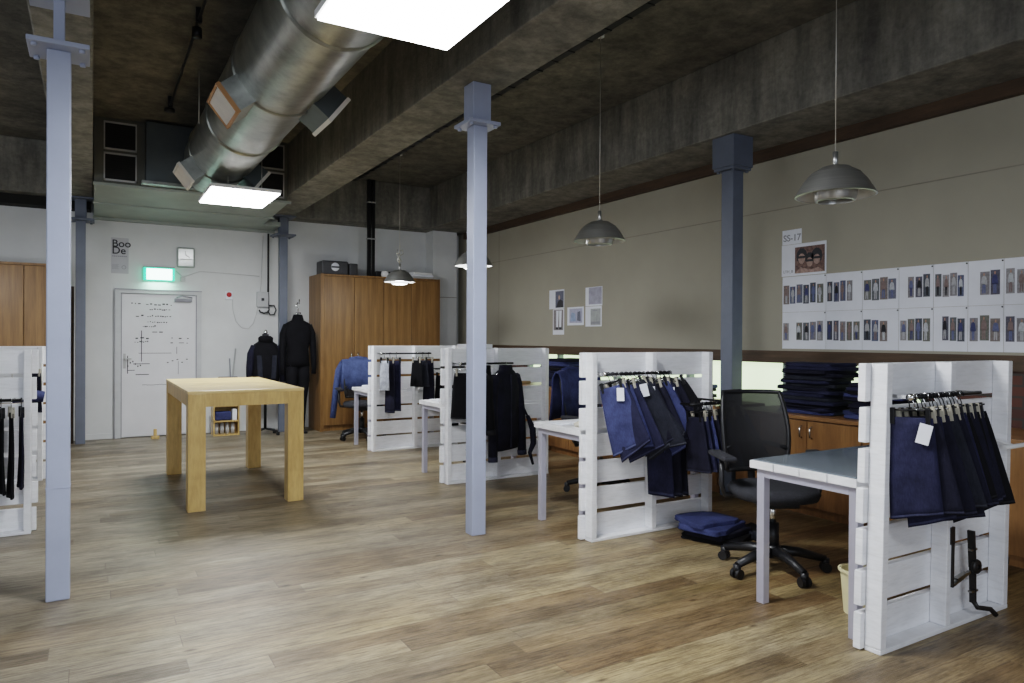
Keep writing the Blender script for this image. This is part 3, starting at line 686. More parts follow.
# ------------------------------------------------------------------ office chair
def chair(loc, rotz, label):
    t = thing('office_chair', label, 'chair', loc, rotz, 'black office chairs at the desks')
    # faces -Y (local), backrest at +Y
    b = MB()
    for k in range(5):
        a = 2*PI*k/5+PI+.5
        b.tube([(0, 0, .115), (.15*math.cos(a), .15*math.sin(a), .11), (.30*math.cos(a), .30*math.sin(a), .075)], [.036, .028, .020], 8)
    b.cyl((0, 0, .08), .045, .07, 16)
    o = b.build('star_base', 'black', t)
    for k in range(5):
        a = 2*PI*k/5+PI+.5; x, y = .30*math.cos(a), .30*math.sin(a)
        tx, ty = -math.sin(a), math.cos(a)
        b = MB()
        for s_ in (-1, 1):
            m_ = Matrix.Translation((x+tx*.018*s_, y+ty*.018*s_, .028)) @ Matrix.Rotation(a, 4, 'Z')
            bb = bmesh.new(); bmesh.ops.create_cone(bb, cap_ends=True, segments=16, radius1=.028, radius2=.028, depth=.02)
            b.merge(bb, m_ @ Matrix.Rotation(PI/2, 4, 'X'))
        b.cyl((x, y, .035), .022, .045, 12)
        b.build('castor', 'black', t)
    MB().cyl((0, 0, .12), .035, .16, 16).build('lift_cover', 'black', t)
    MB().cyl((0, 0, .27), .018, .13, 12).build('gas_lift', 'chrome', t)
    MB().box(-.11, .11, -.12, .12, .385, .425, .01).build('seat_mechanism', 'black', t)
    b = MB(); n = 18
    b.loft([(0, 0, .425, .20, .20), (0, 0, .435, .235, .235), (0, 0, .47, .25, .245), (0, 0, .495, .235, .23), (0, 0, .505, .18, .18)], 24)
    b.build('seat', 'cfab', t)
    # backrest: curved panel
    def bp(u, v, off=0):   # u -1..1, v 0..1
        z = .54+v*.48; wd = (.185+.028*math.sin(v*PI*.9)-.012*v)
        return (u*wd, .25+.10*v+.05*(1-u*u)*1-.03*math.sin(v*PI)+off, z)
    b = MB(); nu, nv = 12, 14
    vs = [bp(-1+2*i/nu, j/nv) for j in range(nv+1) for i in range(nu+1)]
    b.faces(vs, [(j*(nu+1)+i, j*(nu+1)+i+1, (j+1)*(nu+1)+i+1, (j+1)*(nu+1)+i) for j in range(nv) for i in range(nu)], True)
    o = b.build('backrest', 'cmesh', t)
    b = MB()
    ring = [bp(-1, j/10) for j in range(11)]+[bp(-1+2*i/8, 1) for i in range(1, 9)]+[bp(1, 1-j/10) for j in range(1, 11)]+[bp(1-2*i/8, 0) for i in range(1, 9)]
    b.tube(ring, .014, 8); b.build('back_frame', 'black', o)
    MB().tube([bp(-1, .28), (-.1, .34, .70), (0, .345, .70), (.1, .34, .70), bp(1, .28)], .015, 8).build('lumbar_bar', 'black', o)
    MB().tube([(0, .10, .405), (0, .27, .41), (0, .34, .48), (0, .35, .70)], .024, 8).build('back_stem', 'black', t)
    for s_ in (-1, 1):
        b = MB().tube([(s_*.12, .02, .43), (s_*.28, .02, .44), (s_*.30, .02, .50), (s_*.30, .02, .655)], .016, 8)
        b.build('arm_post', 'black', t)
        MB().box(s_*.30-.04, s_*.30+.04, -.14, .16, .655, .685, .012).build('armrest', 'cfab', t)
    return t
CH = chair((3.44, 2.78, 0), -.50, 'black mesh back office chair at the nearest desk')
dup(CH, (3.86, 4.95, 0), .1, 'black office chair behind the second pallet, blue jacket on it')
dup(CH, (3.72, 7.1, 0), .3, 'black office chair behind the third pallet partition')
dup(CH, (3.12, 9.2, 0), -.2, 'black office chair in front of the wardrobe, blue jacket on it')
# ------------------------------------------------------------------ garments
def cloth_panel(w_top, w_bot, hh, seed, split=True, thick=.007, wave=.007, slant=0, lean=0):
    """panel in local YZ, top at z=0, hanging down; normal X"""
    rnd = random.Random(seed); b = MB(); nu, nv = 12, 12
    ph = rnd.uniform(0, 6); ph2 = rnd.uniform(0, 6)
    def pt(u, v, s):
        w = w_top+(w_bot-w_top)*(v**.8)
        zz = -hh*v*(1+slant*(u-.5))
        if split: zz += -hh*.0
        yy = (u-.5)*w - lean*v*hh
        e = math.sin(PI*min(1, max(0, u)))**.5*.7+.3
        xx = wave*(v)*math.sin(u*9+ph)+wave*.7*math.sin(v*5+ph2)*v + s*thick*e*(1+.5*v)
        return (xx, yy, zz)
    vs = []
    for s in (1, -1):
        for j in range(nv+1):
            for i in range(nu+1): vs.append(pt(i/nu, j/nv, s))
    K = (nu+1)*(nv+1); fs = []; hem = []
    for q in (0, K):
        for j in range(nv):
            for i in range(nu):
                f = (q+j*(nu+1)+i, q+j*(nu+1)+i+1, q+(j+1)*(nu+1)+i+1, q+(j+1)*(nu+1)+i)
                (hem if j == nv-1 and hh < 1 else fs).append(f)
    for i in range(nu):
        fs.append((i, i+1, K+i+1, K+i)); a = nv*(nu+1); fs.append((a+i, a+i+1, K+a+i+1, K+a+i))
    for j in range(nv):
        a, c = j*(nu+1), (j+1)*(nu+1); fs.append((a, c, K+c, K+a)); fs.append((a+nu, c+nu, K+c+nu, K+a+nu))
    V = [b.bm.verts.new(v) for v in vs]
    for L_, mi in ((fs, 0), (hem, 0)):
        for f in L_:
            q = b.bm.faces.new([V[i] for i in f]); q.smooth = True; q.material_index = mi
    # hem strip
    hv = []
    for s in (1, -1):
        for i in range(nu+1):
            for v in (.965, .985):
                p = pt(i/nu, v, s*1.12); hv.append(p)
    K2 = 2*(nu+1)
    b.slot(1)
    b.faces(hv, [(q+2*i, q+2*i+1, q+2*i+3, q+2*i+2) for q in (0, K2) for i in range(nu)], True)
    return b
def hanging(x, y, z, rot, colr, label, group, wt=.20, wb=.34, hh=.44, seed=0, tagged=False, name='denim_shorts', cat='shorts', tilt=0, slant=0, lean=0):
    t = thing(name, label, cat, (x, y, z), rot, group)
    t.rotation_euler = (tilt, 0, rot)
    # local: hook over rail at z=0; clips at -.07
    b = MB()
    b.tube([(0, -.012, -.012)]+[(0, .013*math.sin(a), .0135*math.cos(a)) for a in (-1.2, -.5, .2, .9, 1.6)]+[(0, .004, -.02), (0, 0, -.05)], .0025, 6)
    b.tube([(0, -wt*.5, -.055), (0, wt*.5, -.055)], .004, 6)
    b.cyl((0, 0, -.022), .0155, .010, 10, 'X') if False else None
    b.build('clip_hanger', 'blackm' if seed % 3 else 'chrome', t)
    for s_ in (-1, 1): MB().box(-.010, .010, s_*wt*.40-.009, s_*wt*.40+.009, -.115, -.045, .002).build('clip', 'clipw' if seed % 2 else 'blackm', t)
    o = cloth_panel(wt, wb, hh, seed, slant=slant, lean=lean).build('cloth', [DN[colr], HEM[colr]], t, (0, 0, -.085))
    if tagged:
        m_ = Matrix.Translation((-.028, -wt*.34, -.15)) @ Matrix.Rotation(.25, 4, 'X')
        MB().obox(m_, .002, .05, .085).build('price_tag', 'paper', t)
    return t
def rail_of(n, X0, X1, Y, Z, cols, place, group, seed, hh, wb, rots=None, tags=(), tilts=None, **kw):
    for k in range(n):
        x = X0+(X1-X0)*k/(n-1); rnd = random.Random(seed*50+k)
        c = cols[k % len(cols)]
        rot = rots(k, n) if rots else rnd.uniform(-.2, .2)
        hanging(x, Y, Z, rot, c, '%s denim shorts on clip hanger, %s from left on %s' % (CNAME[c], ORD[k], place), group,
                hh=hh+rnd.uniform(-.03, .03), wb=wb+rnd.uniform(-.03, .03), wt=.17, seed=seed*50+k, tagged=k in tags, slant=rnd.uniform(-.05, .2), lean=.04, tilt=-(tilts[k]+rnd.uniform(-.03, .03)), **kw)
rail_of(15, 2.985, 3.385, 1.715, 1.11, ['indigo', 'navy', 'indigo', 'navy', 'indigo', 'charcoal', 'navy', 'navy', 'indigo', 'black', 'navy', 'navy', 'black', 'navy', 'black'],
        'the nearest pallet rail', 'dark denim shorts on the nearest pallet', 1, .42, .215, rots=lambda k, n: [.28, .20, .24, .30, .2, .34, .3, .36, .42, .36, .44, .4, .5, .40, .35][k], tags=(0,), tilts=[.04, .12, .08, .14, .10, .16, .14, .18, .15, .18, .13, .17, .16, .15, .14])
rail_of(15, 2.925, 3.46, 3.68, 1.12, ['blue', 'indigo', 'blue', 'indigo', 'charcoal', 'charcoal', 'charcoal', 'navy', 'black', 'navy', 'blue', 'indigo', 'navy', 'navy', 'black'],
        'the second pallet rail', 'denim shorts on the second pallet', 2, .44, .275, rots=lambda k, n: [.50, .3, .42, .5, .85, .72, .6, .45, .4, .5, .62, .5, .42, .5, .6][k], tags=(0, 4, 7, 12), tilts=[.28, .3, .2, .28, .5, .42, .34, .3, .2, .3, .38, .3, .2, .3, .45])
for k, (x, c, r_) in enumerate(((3.35, 'indigo', .35), (3.42, 'navy', .4), (3.47, 'navy', .5))):
    hanging(x, 3.68, 1.12, r_, c, '%s long jeans hung below the shorts, %s on second pallet rail' % (CNAME[c], ('left', 'middle', 'right')[k]), 'long jeans on the second pallet', wt=.17, wb=.20, hh=.76, lean=.05, seed=300+k, name='hanging_jeans', cat='jeans')
# lower bracket rail at the right end of second pallet
b = MB().tube([(.55, -.33, .92), (.98, -.33, .92)], .011, 8)
for q in (.57, .96): b.bar((q, -.33, .92), (q, .0755, .92), .014)
b.build('lower_rail', 'blackm', P[1])
rc = ['navy', 'indigo', 'blue', 'navy', 'indigo', 'blue', 'navy', 'indigo', 'black', 'blue']
for k in range(10):
    c = rc[k]
    hanging(3.44+k*.040, 3.42, .92, -.05+.03*k, c, '%s denim shorts on clip hanger, %s from left on the low garment rail' % (CNAME[c], ORD[k]), 'denim shorts on the low garment rail', wt=.15, wb=.22, hh=.36, lean=.05, tilt=-(.08+.035*k), seed=400+k)
def folded(x, y, z, w, d, h_, rot, c, label, group, seed, name='folded_jeans', cat='jeans', wob=.012):
    rnd = random.Random(seed); b = MB(); n = 28; R_ = []
    q_ = rnd.uniform(.3, .7); prof = [(.95, 0), (.985, .12), (1.0, .3), (.97, q_), (.99, .8), (.95, 1.0)]; q2 = rnd.uniform(.94, .99); prof[3] = (q2, .55)
    ph = [rnd.uniform(0, 6) for _ in range(4)]
    for s_, v in prof:
        ring = []
        for k in range(n):
            a = 2*PI*k/n; ca, sa = math.cos(a), math.sin(a)
            px = math.copysign(abs(ca)**.35, ca)*w/2*s_; py = math.copysign(abs(sa)**.35, sa)*d/2*s_
            j = 1+wob*3*math.sin(a*3+ph[0])+wob*2*math.sin(a*7+ph[1])
            ring.append(b.bm.verts.new((px*j, py*j, v*h_+(.1*h_*math.sin(a*2+ph[2]) if v > 0.01 else 0))))
        R_.append(ring)
    for i in range(len(R_)-1):
        for k in range(n):
            f = b.bm.faces.new((R_[i][k], R_[i][(k+1) % n], R_[i+1][(k+1) % n], R_[i+1][k])); f.smooth = True
    for q in (R_[0][::-1], R_[-1]): b.bm.faces.new(q).smooth = True
    o = b.build(name, DN[c]); o.location = (x, y, z); o.rotation_euler = (0, 0, rot)
    return tag(o, label, cat, group)
cols = ['navy', 'indigo', 'navy', 'charcoal', 'black', 'indigo', 'navy', 'blue', 'indigo']
def stack(x, y, z, w, d, n, h_, place, group, seed, topc=None):
    rnd = random.Random(seed)
    for k in range(n):
        c = rnd.choice(cols)
        w, d = w, d
        if topc and k >= n-2: c = topc
        j = n-1-k
        pos = 'topmost' if j == 0 else 'lowest' if k == 0 else '%s from top' % ORD[j]
        folded(x+rnd.uniform(-.02, .02), y+rnd.uniform(-.045, .035), z+k*h_, w+rnd.uniform(-.03, .02), d+rnd.uniform(-.07, .03), h_*1.12, rnd.uniform(-.10, .10), c, '%s folded jeans, %s of %s' % (CNAME[c], pos, place), group, seed*100+k, wob=rnd.uniform(.008, .022))
stack(4.96, 3.60, ZT+.002, .36, .50, 15, .0265, 'the tall stack on the worktop', 'jeans in the tall stack on the worktop', 11, 'indigo')
stack(4.98, 3.08, ZT+.002, .36, .42, 10, .026, 'the shorter stack beside the tall one', 'jeans in the shorter stack on the worktop', 12)
stack(5.02, 4.98, ZT+.002, .30, .30, 5, .028, 'the low stack left of the right column', 'jeans in the low stack by the column', 13)
stack(5.0, 7.15, ZT+.002, .38, .62, 12, .028, 'the worktop stack between second and third pallets', 'jeans stack between second and third pallets', 14)
# jeans heap on the floor
for k, (x, y, z, w, d, h_, r_, c) in enumerate(((3.68, 3.42, .001, .38, .42, .04, .5, 'black'), (3.66, 3.42, .036, .38, .34, .04, .2, 'navy'), (3.62, 3.44, .072, .40, .36, .04, .35, 'blue'), (3.60, 3.46, .106, .36, .30, .035, -.1, 'blue'))):
    folded(x, y, z, w, d, h_, r_, c, '%s folded jeans on the floor by the second pallet, %s' % (CNAME[c], ('lowest', 'second from bottom', 'second from top', 'topmost')[k]), 'jeans heap on the floor by the second pallet', 600+k, wob=.02)
folded(3.92, 3.34, .001, .16, .28, .05, -.3, 'charcoal', 'grey loose jeans leg slumped right of the floor heap', 'jeans heap on the floor by the second pallet', 610, wob=.03)
# jackets
def jacket(loc, rot, c, label, group, L=.62, open_=False, sleeve=.62, seed=0, parentless=True, hanger=True):
    t = thing('denim_jacket', label, 'jacket', loc, rot, group)
    b = MB()
    b.loft([(0, 0, -L, .20, .055), (0, 0, -L*.8, .205, .06), (0, 0, -L*.5, .21, .062), (0, 0, -L*.28, .215, .06), (0, 0, -.12, .20, .05), (0, 0, -.075, .13, .045), (0, 0, -.045, .075, .04)], 20, wob=.006, seed=seed)
    b.build('jacket_body', DN[c], t)
    for s_ in (-1, 1):
        b = MB().tube([(s_*.165, 0, -.125), (s_*.215, .01, -.20), (s_*.245, .0, -.34), (s_*.255, -.02, -.50), (s_*.265, -.03, -.12-sleeve)], [.055, .06, .052, .046, .042], 10)
        o = b.build('sleeve', DN[c], t)
        MB().tube([(s_*.263, -.028, -.08-sleeve), (s_*.266, -.031, -.125-sleeve)], .045, 10).build('cuff', HEM[c], o)
    b = MB().loft([(0, 0, -.075, .09, .05), (0, 0, -.05, .085, .05), (0, 0, -.015, .075, .048)], 16, caps=False); b.build('collar', DN[c], t)
    if hanger:
        MB().tube([(-.17, 0, -.10), (-.06, 0, -.045), (0, 0, -.03), (.06, 0, -.045), (.17, 0, -.10)], .006, 6).tube([(0, 0, -.03), (0, 0, -.012), (0, -.013, .0), (0, 0, .013), (0, .012, .004)], .0028, 6).build('hanger', 'chrome', t)
    MB().box(-.006, .006, -.068, -.055, -L+.02, -.1).build('button_placket', HEM[c], t)
    return t
jacket((3.33, 5.72, 1.12), .50, 'navy', 'dark navy long sleeved jacket hanging frontmost on third pallet rail', 'jackets on the third pallet', L=.80, sleeve=.76, seed=1)
jacket((3.12, 5.73, 1.12), 1.15, 'black', 'black jacket hanging second from right on third pallet rail', 'jackets on the third pallet', L=.56, sleeve=.5, seed=2)
jacket((3.0, 5.73, 1.12), 1.25, 'navy', 'navy jacket on third pallet rail hidden behind the middle column', 'jackets on the third pallet', L=.5, sleeve=.45, seed=3)
hanging(2.93, 5.77, 1.12, .8, 'black', 'black denim shorts leftmost on the third pallet rail', 'garments on the third pallet', wt=.2, wb=.28, hh=.42, seed=501)
tag(MB().tube([(3.56, 5.70, .62), (3.60, 5.67, .5), (3.61, 5.67, .36), (3.57, 5.67, .27), (3.60, 5.66, .16)], [.018, .03, .028, .018, .012], 8).tube([(3.56, 5.70, .62), (3.55, 5.8, .74), (3.55, 5.89, .75)], .01, 6).build('fabric_belt', DN['navy']), 'navy fabric belt dangling from third pallet beside the jacket', 'belt')
tag(MB().tube([(3.46, 5.88, .925), (3.56, 5.87, .93), (3.7, 5.88, .925)], .014, 8).build('rolled_tape', 'cardboard'), 'brown rolled tape tucked in a slot of the third pallet', 'tape')
# pallet 4
spec = [(2.97, 'grey', .35, .16, 'pale grey cloth sample'), (3.04, 'navy', .62, .15, 'navy trousers'), (3.12, 'indigo', .60, .14, 'indigo trousers'), (3.38, 'black', .32, .2, 'black skirt'), (3.46, 'charcoal', .32, .2, 'charcoal skirt'), (3.54, 'navy', .55, .18, 'navy trousers')]
for k, (x, c, hh, wb, nm) in enumerate(spec):
    hanging(x, 7.95, 1.17, .45, c, '%s on clip hanger, %s from left on the farthest pallet rail' % (nm, ORD[k]), 'garments on the farthest pallet', wt=.14, wb=wb, hh=hh, seed=510+k, name='hanging_'+nm.split()[-1] if 'sample' not in nm else 'hanging_cloth', cat=nm.split()[-1])
for k in range(4):
    hanging(3.68+k*.085, 7.92, .98, .35, ['black', 'navy', 'black', 'charcoal'][k], '%s trousers hung low at farthest pallet right end, %s from left' % (CNAME[['black', 'navy', 'black', 'charcoal'][k]], ORD[k]), 'trousers low on the farthest pallet', wt=.14, wb=.2, hh=[.42, .55, .7, .5][k], seed=520+k, name='hanging_trousers', cat='trousers')
MB().tube([(.74, -.13, .98), (1.1, -.13, .98)], .01, 8).bar((.76, -.13, .98), (.76, .075, .98), .012).bar((1.08, -.13, .98), (1.08, .075, .98), .012).build('lower_rail', 'blackm', P[3])
# jackets over the chairs
def draped(loc, rot, c, label, w=.24, seed=0, sleeve_side=-1):
    t = thing('denim_jacket', label, 'jacket', loc, rot, 'blue jackets draped over chairs')
    b = MB(); nu = 16
    vs = []; prof = [(-.085, -.40), (-.075, -.2), (-.06, -.04), (-.03, .01), (.01, .015), (.045, -.03), (.06, -.2), (.075, -.42)]
    rnd = random.Random(seed)
    for (y, z) in prof:
        for i in range(nu+1):
            u = -1+2*i/nu; vs.append((u*w*(1+.06*abs(z)), y+.05*(1-u*u)+.008*math.sin(i*1.9+z*9), z-.02*abs(u)**3+rnd.uniform(-.004, .004)))
    fs = [(j*(nu+1)+i, j*(nu+1)+i+1, (j+1)*(nu+1)+i+1, (j+1)*(nu+1)+i) for j in range(len(prof)-1) for i in range(nu)]
    o = None
    b.faces(vs, fs, True); o = b.build('jacket_body', DN[c], t)
    md = o.modifiers.new('thick', 'SOLIDIFY'); md.thickness = .012; md.offset = 1
    s_ = sleeve_side
    MB().tube([(s_*w*.9, .08, -.03), (s_*(w+.03), .09, -.15), (s_*(w+.06), .08, -.36), (s_*(w+.11), .07, -.80)], [.04, .05, .046, .04], 10).build('sleeve', DN[c], t)
    MB().tube([(-w*.5, .05, .02), (0, .10, .035), (w*.5, .05, .02)], .02, 8).build('collar', DN[c], t)
    return t
draped((3.12+.065, 9.2+.33, 1.045), -.2, 'light', 'washed blue denim jacket draped over chair before the wardrobe', .235, 1)
draped((3.86-.035, 4.95+.33, 1.045), .1, 'blue', 'dark blue denim jacket on chair behind second pallet in place of a blurred figure', .24, 2, 1)  # jacket put here instead of a blurred figure
# ------------------------------------------------------------------ belts on nearest pallet
t = thing('leather_belt', 'black leather belt with buckle tail curling to floor on nearest pallet', 'belt', (3.60, 1.785, 0))
MB().bar((.03, 0, .44), (.045, 0, .26), .032, .012).bar((.045, 0, .27), (.05, 0, .09), .028, .012).tube([(.05, -.002, .10), (.06, -.015, .07), (.12, -.045, .06), (.15, -.055, .03)], .012, 8).build('strap', 'leather', t)
MB().lathe([(.012, -.02), (.032, -.018), (.036, -.008), (.032, .0)], (.045, -.008, .27), 20, 'Y').build('buckle', 'leather', t)
MB().box(.015, .075, -.012, .006, .145, .155).build('belt_loop', 'buckle', t)
MB().box(.012, .065, -.012, .006, .345, .355).build('belt_loop', 'buckle', t)
t = thing('leather_belt', 'shorter black strap with metal clasp hooked left on nearest pallet', 'belt', (3.46, 1.785, 0))
MB().bar((0, 0, .48), (0, 0, .40), .034, .012).bar((0, 0, .41), (-.005, 0, .20), .020, .012).build('strap', 'leather', t)
MB().bar((0, -.006, .21), (.14, -.008, .25), .014, .012).bar((.02, -.006, .235), (.11, -.006, .25), .022, .008).build('clasp', 'buckle', t)
# ------------------------------------------------------------------ bin
t = thing('waste_bin', 'cream plastic waste bin under the nearest desk behind pallet', 'bin', (3.27, 2.13, 0))
sharp(MB().lathe([(1e-4, .002), (.065, .0), (.082, .205), (.088, .208), (.088, .215), (.078, .215), (.06, .012), (1e-4, .012)], (0, 0, 0), 28).build('bin_body', 'bin', t))
sharp(MB().lathe([(.083, .205), (.092, .206), (.092, .217), (.083, .219)], (0, 0, 0), 28).build('bin_rim', 'bin', t))
# desk clutter
tag(MB().loft([(3.62, 2.08, .738, .045, .02), (3.62, 2.08, .75, .05, .025), (3.63, 2.08, .762, .02, .012)], 10, wob=.006).build('crumpled_tissue', 'paper'), 'crumpled white tissue on the dark glass desk', 'tissue')
tag(MB().loft([(3.08, 4.02, .731, .15, .08), (3.08, 4.02, .755, .16, .085), (3.09, 4.03, .79, .10, .05)], 14, wob=.012).build('folded_cloth', mat('cream_cloth', (.6, .56, .47), .9, var=.1, scale=20, bump=.2)), 'cream folded cloth on the second desk beside pallet', 'cloth')
for k in range(3):
    tag(MB().obox(Matrix.Translation((3.02+.05*k, 4.26-.02*k, .733+k*.005)) @ Matrix.Rotation(.15*k, 4, 'Z'), .24, .18, .004).build('paper_sheet', 'paper'), 'white paper sheet on second desk, %s of three' % ('lowest', 'middle', 'topmost')[k], 'paper', 'papers on the second desk')
tag(MB().box(2.9, 3.15, 6.3, 6.5, .731, .745, .003).build('paper_pad', 'paper'), 'white paper pad on the third desk left of column', 'paper')
tag(MB().box(2.92, 3.1, 8.45, 8.62, .731, .76, .004).build('paper_pad', 'paper'), 'white paper block on the farthest desk', 'paper')
# ------------------------------------------------------------------ hangings on left pallet
lc = ['black', 'brown', 'black', 'brown', 'black', 'black', 'navy']
for k in range(7):
    x = -.735+k*.055
    hanging(x, 5.70, 1.0-.0, .5-.05*k, lc[k], '%s narrow trousers, %s from left on the left edge pallet rail' % (CNAME[lc[k]], ORD[k]), 'dark trousers on the left edge pallet', wt=.12, wb=.17, hh=.50+.03*(k % 3), seed=700+k, name='hanging_trousers', cat='trousers').location.z = 1.05-.12
o = MB().tube([(-.40, 5.70, .93), (-1.35, 5.70, .93)], .01, 8).tube([(-.45, 5.70, .93), (-.45, 5.82, .93)], .008, 6).tube([(-1.30, 5.70, .93), (-1.30, 5.82, .93)], .008, 6).build('trouser_rail', 'blackm'); tag(o, 'low black rail bracketed on the left edge pallet', 'rail')
RD = thing('rolled_denim', 'rolled blue denim hanging at the farther left pallet', 'denim roll')
MB().tube([(-.62, 7.75, .80), (-.5, 7.74, .82), (-.38, 7.75, .80)], [.05, .06, .05], 10).build('cloth_roll', DN['blue'], RD)
hanging(-.46, 7.82, 1.1, .9, 'navy', 'navy trousers at right end of the farther left pallet', 'garments on the farther left pallet', wt=.14, wb=.16, hh=.36, seed=711, name='hanging_trousers', cat='trousers')
MB_l = MB().tube([(-.62, 7.75, .86), (-.62, 7.75, 1.1), (-.62, 7.92, 1.1)], .004, 5).tube([(-.4, 7.75, .84), (-.4, 7.75, 1.1), (-.4, 7.92, 1.1)], .004, 5)
MB_l.build('hanging_cord', 'wire', RD)
# ------------------------------------------------------------------ dress forms
t = thing('dress_form', 'dress form in dark denim jacket on a castor stand, left one', 'dress form', (2.07, 10.2, 0)); t.scale = (.95, 1, .90)
MB().tube([(0, 0, .09), (0, 0, .95)], .02, 10).build('stand_pole', 'blackm', t)
b = MB()
for k in range(4):
    a = PI/4+PI/2*k; b.tube([(0, 0, .10), (.22*math.cos(a), .16*math.sin(a), .06)], .014, 6); b.cyl((.22*math.cos(a), .16*math.sin(a), .0), .025, .05, 12)
b.build('castor_base', 'black', t)
MB().loft([(0, 0, .93, .12, .08), (0, 0, 1.0, .15, .10), (0, 0, 1.15, .13, .09), (0, 0, 1.32, .16, .10), (0, 0, 1.42, .12, .07), (0, 0, 1.46, .05, .05), (0, 0, 1.56, .045, .045)], 20).build('torso', 'cfab', t)
MB().lathe([(1e-4, .0), (.03, .0), (.03, .03), (.012, .06), (1e-4, .065)], (0, 0, 1.56), 16).build('neck_cap', 'chrome', t)
b = MB().loft([(0, 0, .80, .19, .11), (0, 0, .95, .195, .115), (0, 0, 1.15, .185, .11), (0, 0, 1.30, .20, .115), (0, 0, 1.40, .16, .09), (0, 0, 1.45, .09, .07)], 20, wob=.004)
o = b.build('jacket', DN['black'], t)
for s_ in (-1, 1):
    MB().tube([(s_*.15, 0, 1.37), (s_*.20, -.01, 1.25), (s_*.225, -.03, 1.05), (s_*.235, -.05, .82)], [.055, .058, .05, .042], 10).build('sleeve', DN['navy'], o)
    MB().obox(Matrix.Translation((s_*.10, -.105, 1.05)) @ Matrix.Rotation(s_*.05, 4, 'Y'), .07, .02, .36, .008).build('faded_panel', DN['charcoal'], o)
MB().loft([(0, -.01, 1.43, .10, .08), (0, -.01, 1.50, .105, .085), (0, 0, 1.53, .07, .06)], 16).build('collar', DN['black'], o)
t = thing('dress_form', 'full length black clothed dress form hanging from a hook, right one', 'dress form', (2.50, 10.15, 0))
MB().loft([(0, 0, .95, .165, .10), (0, 0, 1.05, .155, .10), (0, 0, 1.2, .145, .095), (0, 0, 1.35, .18, .105), (0, 0, 1.48, .19, .10), (0, 0, 1.55, .175, .08), (0, 0, 1.60, .085, .06), (0, 0, 1.68, .06, .055)], 20).build('torso', DN['black'], t)
for s_ in (-1, 1):
    MB().tube([(s_*.15, 0, 1.53), (s_*.20, 0, 1.40), (s_*.215, -.01, 1.2), (s_*.22, -.03, .98), (s_*.215, -.04, .84)], [.05, .052, .045, .038, .032], 10).build('arm', DN['black'], t)
    MB().tube([(s_*.075, 0, .98), (s_*.085, 0, .75), (s_*.07, -.01, .5), (s_*.06, 0, .25), (s_*.06, 0, .06)], [.09, .085, .06, .052, .042], 12).build('trouser_leg', DN['black'], t)
MB().box(-.12, .12, -.10, .10, 0, .03, .01).tube([(0, .05, .03), (0, .05, .9)], .015, 8).build('floor_stand', 'black', t)
MB().tube([(0, 0, 1.66), (0, 0, 1.76), (-.025, 0, 1.80), (.0, 0, 1.85), (.02, 0, 1.83), (.02, 0, 1.90)], .009, 8).tube([(-.03, 0, 1.70), (.04, 0, 1.70)], .012, 8).build('hook', 'chrome', t)
# crate shelf with stuff, mop
t = thing('wooden_crate', 'small open wooden crate shelf on the floor against back wall', 'crate', (1.42, 10.36, 0))
MB().box(0, .34, 0, .22, 0, .018).box(0, .34, 0, .22, .19, .205).box(0, .34, 0, .22, .40, .418).box(0, .018, 0, .22, .018, .40).box(.322, .34, 0, .22, .018, .40).box(.018, .322, .205, .22, .018, .40).build('crate_body', 'table', t)
tag(MB().box(1.45, 1.66, 10.40, 10.54, .206, .33, .02).build('cloth_bag', DN['blue']), 'blue cloth bag in upper crate compartment', 'bag')
tag(MB().box(1.67, 1.73, 10.38, 10.5, .206, .36, .008).build('paper_packet', 'paper'), 'white packet in the upper crate compartment', 'packet')
for k in range(4):
    tag(MB().cyl((1.475+k*.07, 10.46, .019), .027, .14, 16).cyl((1.475+k*.07, 10.46, .159), .012, .015, 10).build('clear_bottle', 'doorf'), 'pale bottle in lower crate compartment, %s from left' % ORD[k], 'bottle', 'bottles in the lower crate compartment')
tag(MB().loft([(1.58, 10.47, .419, .15, .08), (1.57, 10.47, .45, .14, .07), (1.6, 10.47, .48, .07, .04)], 12, wob=.012).build('dark_cloth', 'cfab'), 'dark cloth lying on top of the wooden crate', 'cloth')
t = thing('floor_mop', 'mop with thin metal handle leaning on back wall by crate', 'mop', (1.72, 10.58, 0))
MB().tube([(-.02, 0, .0), (-.02, .02, .74), (.05, .19, 1.19)], .011, 8).build('handle', 'gframe', t)
MB().tube([(.03, 0, .0), (-.03, .04, .62), (-.03, .19, 1.05)], .009, 8).build('handle', 'inkg', t)
MB().loft([(-.09, .02, .72, .15, .05), (-.08, .02, .76, .17, .05), (-.07, .02, .80, .12, .03)], 14, wob=.012).build('mop_head', 'mop', t)
t = thing('door_wedge', 'tiny wooden block figure on the floor by the door', 'wooden block', (.72, 10.5, 0))
MB().box(-.05, .05, -.03, .03, 0, .04, .004).build('block_base', 'table', t)
MB().box(-.02, .02, -.02, .02, .041, .13, .006).build('block_stem', 'table', t)
tag(MB().bar((-.235, 10.5, .0), (-.235, 10.74, 2.0), .06, .02).build('leaning_plank', 'trim'), 'dark wooden plank leaning left of the back column', 'plank')
